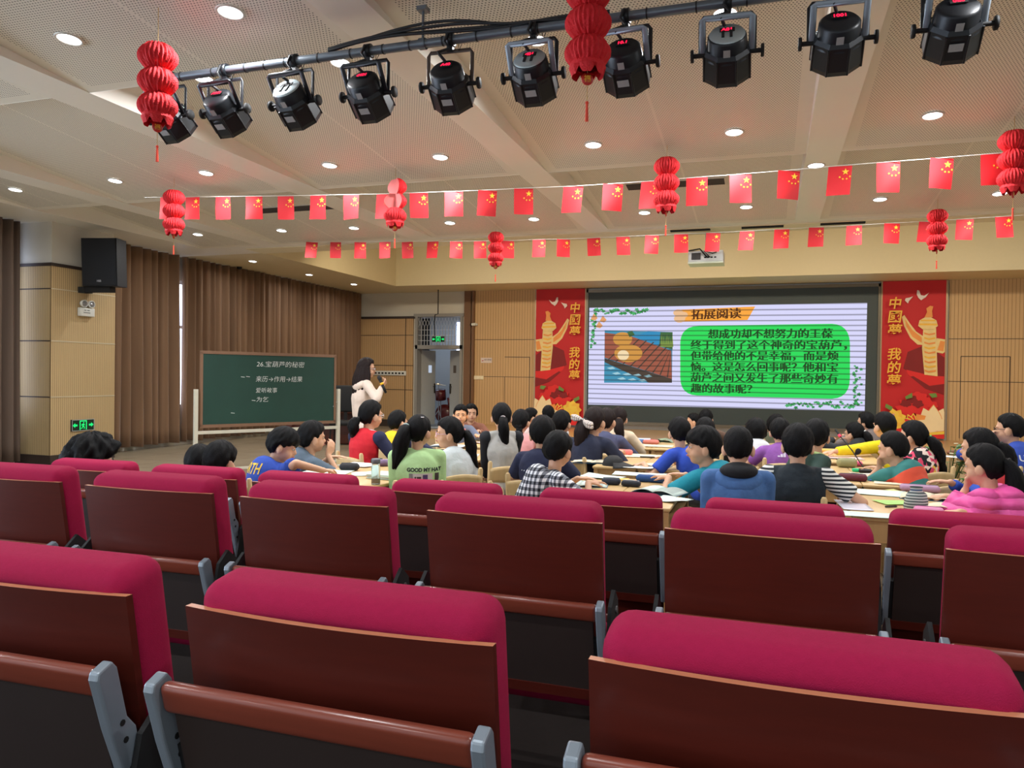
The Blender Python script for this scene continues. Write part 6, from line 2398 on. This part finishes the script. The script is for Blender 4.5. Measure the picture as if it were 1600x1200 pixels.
o = MB().grid(brim, 14, 5).build('brim', m_rub, cp, fix=False)
modded(o, [('SOLIDIFY', {'thickness': .003})])
pencil_case('coral pink pencil case behind the black cap', 972, 711, .20, .08, .055, 4, (232, 120, 112))
sheet('printed worksheet on the second centre desk behind the cap', 1004, 713, .34, .26, 6, m_paper_y)
open_book('notebook under the royal blue boy\'s arm on the second centre desk', 1024, 729, .24, .18, -6, m_paper_y, .015)
sheet('white sheet hanging at the front edge of the second centre desk', 1000, 731, .26, .12, -4)
pen('dark pen lying on the second centre desk near the boy\'s hand', 1012, 717, .14, 10, (40, 40, 48), .012)
# far centre
sheet('cream worksheet on the far centre desk', 1022, 697, .40, .3, 4, m_paper_y)
o = thing('marker_box', 'clear box of blue markers on the far centre desk', 'box', on_desk(998, 693), .1)
MB().rbox((0, 0, .03), (.26, .08, .06), .01).build('case', M('marker_box_white', (214, 222, 236), rough=.3, noise=.05), o)
for k in range(3):
    MB().cyl((-.12, -.042, .015 + .015 * k), (.10, -.042, .015 + .015 * k), .006, n=8).build('marker', M('marker_blue', (70, 120, 190), rough=.4, noise=.1), o)
pencil_case('red and white pencil pouch on the far centre desk', 1017, 694, .18, .08, .05, 8, (214, 130, 116), (210, 40, 50))
open_book('upright-tilted picture book beside the small dark microphone hand on the far centre desk', 1040, 690, .26, .20, -20, M('green_page', (150, 170, 140), rough=.8, noise=.2), .03, (90, 110, 80))
# right block, near desk
sheet('large greenish worksheet at the left back of the near right desk', 1362, 770, .40, .26, -8, m_paper_g)
sheet('white shiny sheet on the left front edge of the near right desk', 1333, 790, .16, .36, 4, M('glossy_white', (224, 222, 236), rough=.25, noise=.03), .003)
sheet('white worksheet at the front of the near right desk, above the seat', 1366, 806, .38, .18, 4, m_paper_g)
sheet('bright green folder sheet in the middle of the near right desk', 1398, 786, .20, .16, 24, M('lime_sheet', (170, 214, 120), rough=.7, noise=.05), .004)
sheet('long olive green notebook back on the near right desk', 1410, 771, .06, .30, 24, M('olive_sheet', (196, 196, 120), rough=.7, noise=.05), .004)
pencil_case('flat lilac and grey pencil case at the back of the near right desk', 1437, 768, .24, .10, .045, -4, (176, 140, 168), (110, 106, 130))
bag = thing('pencil_pouch', 'striped drawstring pencil pouch standing on the near right desk', 'pencil case', on_desk(1431, 797), .2)
st_m = stripe_mat('cloth_striped_pouch', 'Z', .016, (200, 206, 200), (88, 100, 100), .6)
b = MB()
n = 20
prf = [(.050, .0), (.056, .02), (.054, .06), (.046, .095), (.024, .115), (.030, .135)]
vs = []
for (rr_, z) in prf:
    for j in range(n):
        a = 2 * PI * j / n
        k_ = 1 + .07 * math.sin(5 * a + z * 30)
        vs.append((rr_ * 1.15 * k_ * math.cos(a), rr_ * .75 * k_ * math.sin(a), z))
b._add(vs, [(i * n + j, i * n + (j + 1) % n, (i + 1) * n + (j + 1) % n, (i + 1) * n + j) for i in range(len(prf) - 1) for j in range(n)], True)
b.poly([vs[j] for j in range(n)])
b.build('bag', st_m, bag)
MB().tube([(.03 * math.cos(a), .021 * math.sin(a), .116) for a in [2 * PI * i / 12 for i in range(13)]] + [(.03, .06, .09), (.01, .08, .06)], .004, n=6).build('drawstring', M('blue_cord', (70, 96, 130), rough=.7, noise=.05), bag)
pencil_case('pink patterned pencil case right of the striped pouch', 1451, 803, .15, .08, .04, -6, (222, 140, 180), (180, 90, 140))
open_book('open book under the hand in the blue sleeve on the near right desk', 1460, 779, .38, .24, -10, m_paper_y, .02)
open_book('half-closed thick book in front of the pink padded jacket', 1488, 798, .30, .18, -12, m_paper_y, .03)
pen('dark paper clip pen on the near right desk, before the green sheet', 1393, 793, .08, 30, (40, 44, 50))
# second right desk
pencil_case('maroon pencil case at the left of the second right desk', 1332, 751, .20, .09, .05, -4, (96, 34, 48), (60, 70, 90))
sheet('folded white paper on the maroon pencil case of the second right desk', 1352, 742, .22, .14, 12, m_paper, .02)
o = MB().rbox((0, 0, .012), (.09, .06, .024), .004, seg=2).build('eraser_box', M('emerald_box', (40, 196, 130), rough=.5, noise=.05))
o.location = on_desk(1341, 737)
tag(o, 'small emerald green box beside the gooseneck microphone', 'box')
pencil_case('olive pencil pouch behind the striped-sleeve boy\'s arm', 1323, 730, .16, .09, .075, 6, (150, 148, 104), (110, 108, 76))
pencil_case('small pink pencil case behind the emerald box', 1338, 728, .10, .06, .04, 0, (214, 84, 120), (240, 160, 180))
open_book('open book under the orange-band boy\'s forearm on the second right desk', 1393, 749, .40, .24, -6, m_paper_y, .016)
pen('blue pen at the front of the second right desk', 1370, 752, .10, 4, (40, 80, 180))
sheet('cream sheet at the front of the second right desk', 1402, 757, .30, .10, -6, m_paper_y)
mc = thing('gooseneck_microphone', 'black gooseneck desk microphone with a red ring on the second right desk', 'microphone', on_desk(1352, 738))
MB().rbox((0, 0, .012), (.10, .12, .024), .006).build('base', m_rub, mc)
tip = at_d(1308, 675, 6.45) - mc.location
mid = tip * .5 + Vector((.01, 0, .01))
MB().tube([(0, 0, .02), tuple(tip * .2 + Vector((.012, 0, .0))), tuple(mid), tuple(tip * .9)], .0045, n=8).build('stem', m_rub, mc)
MB().cyl(tip * .93, tip * 1.06, .009, .008, n=10).build('head', m_rub, mc)
MB().cyl(tip * .88, tip * .93, .012, n=12).build('ring', M('mic_red_ring', (224, 40, 80), rough=.4, emit=(230, 30, 80), estr=.4, noise=.03), mc)
# third right and far right
sheet('pale pink sheet on the third right desk under the yellow sleeve', 1318, 716, .34, .24, 4, M('pinkish_sheet', (232, 196, 190), rough=.8, noise=.05))
pencil_case('yellow pencil case on the third right desk', 1290, 707, .20, .09, .04, 8, (232, 186, 96))
open_book('big open illustrated book on the near far-right desk, by the right edge', 1578, 754, .46, .32, -14, m_paper, .02, (60, 130, 160))
sheet('white worksheet on the near far-right desk behind the pink jacket', 1562, 741, .34, .24, -8)
sheet('worksheet on the second far-right desk', 1505, 715, .34, .22, -10, m_paper)
pencil_case('brown and blue pencil case on the left end of the second far-right desk', 1497, 711, .20, .08, .04, 0, (150, 96, 64), (80, 110, 150))

# potted plant between the right-hand desks
pp = at_z(1484, 752, .02)
pp = at_d(1480, 745, 7.6)
pl = thing('potted_plant', 'leafy green potted plant with pale flowers between the right-hand desks', 'plant', (pp.x, pp.y, 0))
MB().lathe([(.001, 0), (.09, 0), (.12, .22), (.13, .24), (.12, .25), (.10, .235), (.001, .23)], n=24).build('pot', M('brown_pot', (120, 84, 60), rough=.6, noise=.1), pl)
lf = MB()
stm = MB()
fl = MB()
for k in range(46):
    a = pr.uniform(0, 6.28)
    rr_ = pr.uniform(.03, .20)
    z = pr.uniform(.42, .82) - rr_ * .5
    c = Vector((rr_ * math.cos(a), rr_ * math.sin(a), z))
    stm.tube([(0, 0, .22), tuple(c * .5 + Vector((0, 0, .12))), tuple(c)], .0035, n=5)
    d = Vector((math.cos(a) * .8, math.sin(a) * .8, pr.uniform(-.3, .7))).normalized()
    s_ = d.cross(Vector((0, 0, 1))).normalized()
    L = pr.uniform(.07, .13)
    w = L * .26

    def leaf(i, j, c=c, d=d, s_=s_, L=L, w=w):
        return c + d * (L * i) + s_ * (w * math.sin(PI * i ** .8) * (j - .5) * 2) + Vector((0, 0, -.03 * i * i + .012 * abs(j - .5)))
    lf.grid(leaf, 7, 5)
    if k % 5 == 0:
        q = c + Vector((0, 0, .05))
        for m_ in range(5):
            b_ = 2 * PI * m_ / 5
            fl.ball(q + Vector((.012 * math.cos(b_), .012 * math.sin(b_), 0)), (.010, .010, .005), nu=8, nv=5)
tag(lf.build('leaves', M('plant_green', (70, 120, 56), rough=.5, noise=.3, nscale=12), pl, fix=False), kind='stuff')
stm.build('stems', M('plant_stem', (96, 120, 66), rough=.6, noise=.1), pl)
tag(fl.build('flowers', M('pale_flower', (236, 224, 190), rough=.6, noise=.1), pl), kind='stuff')
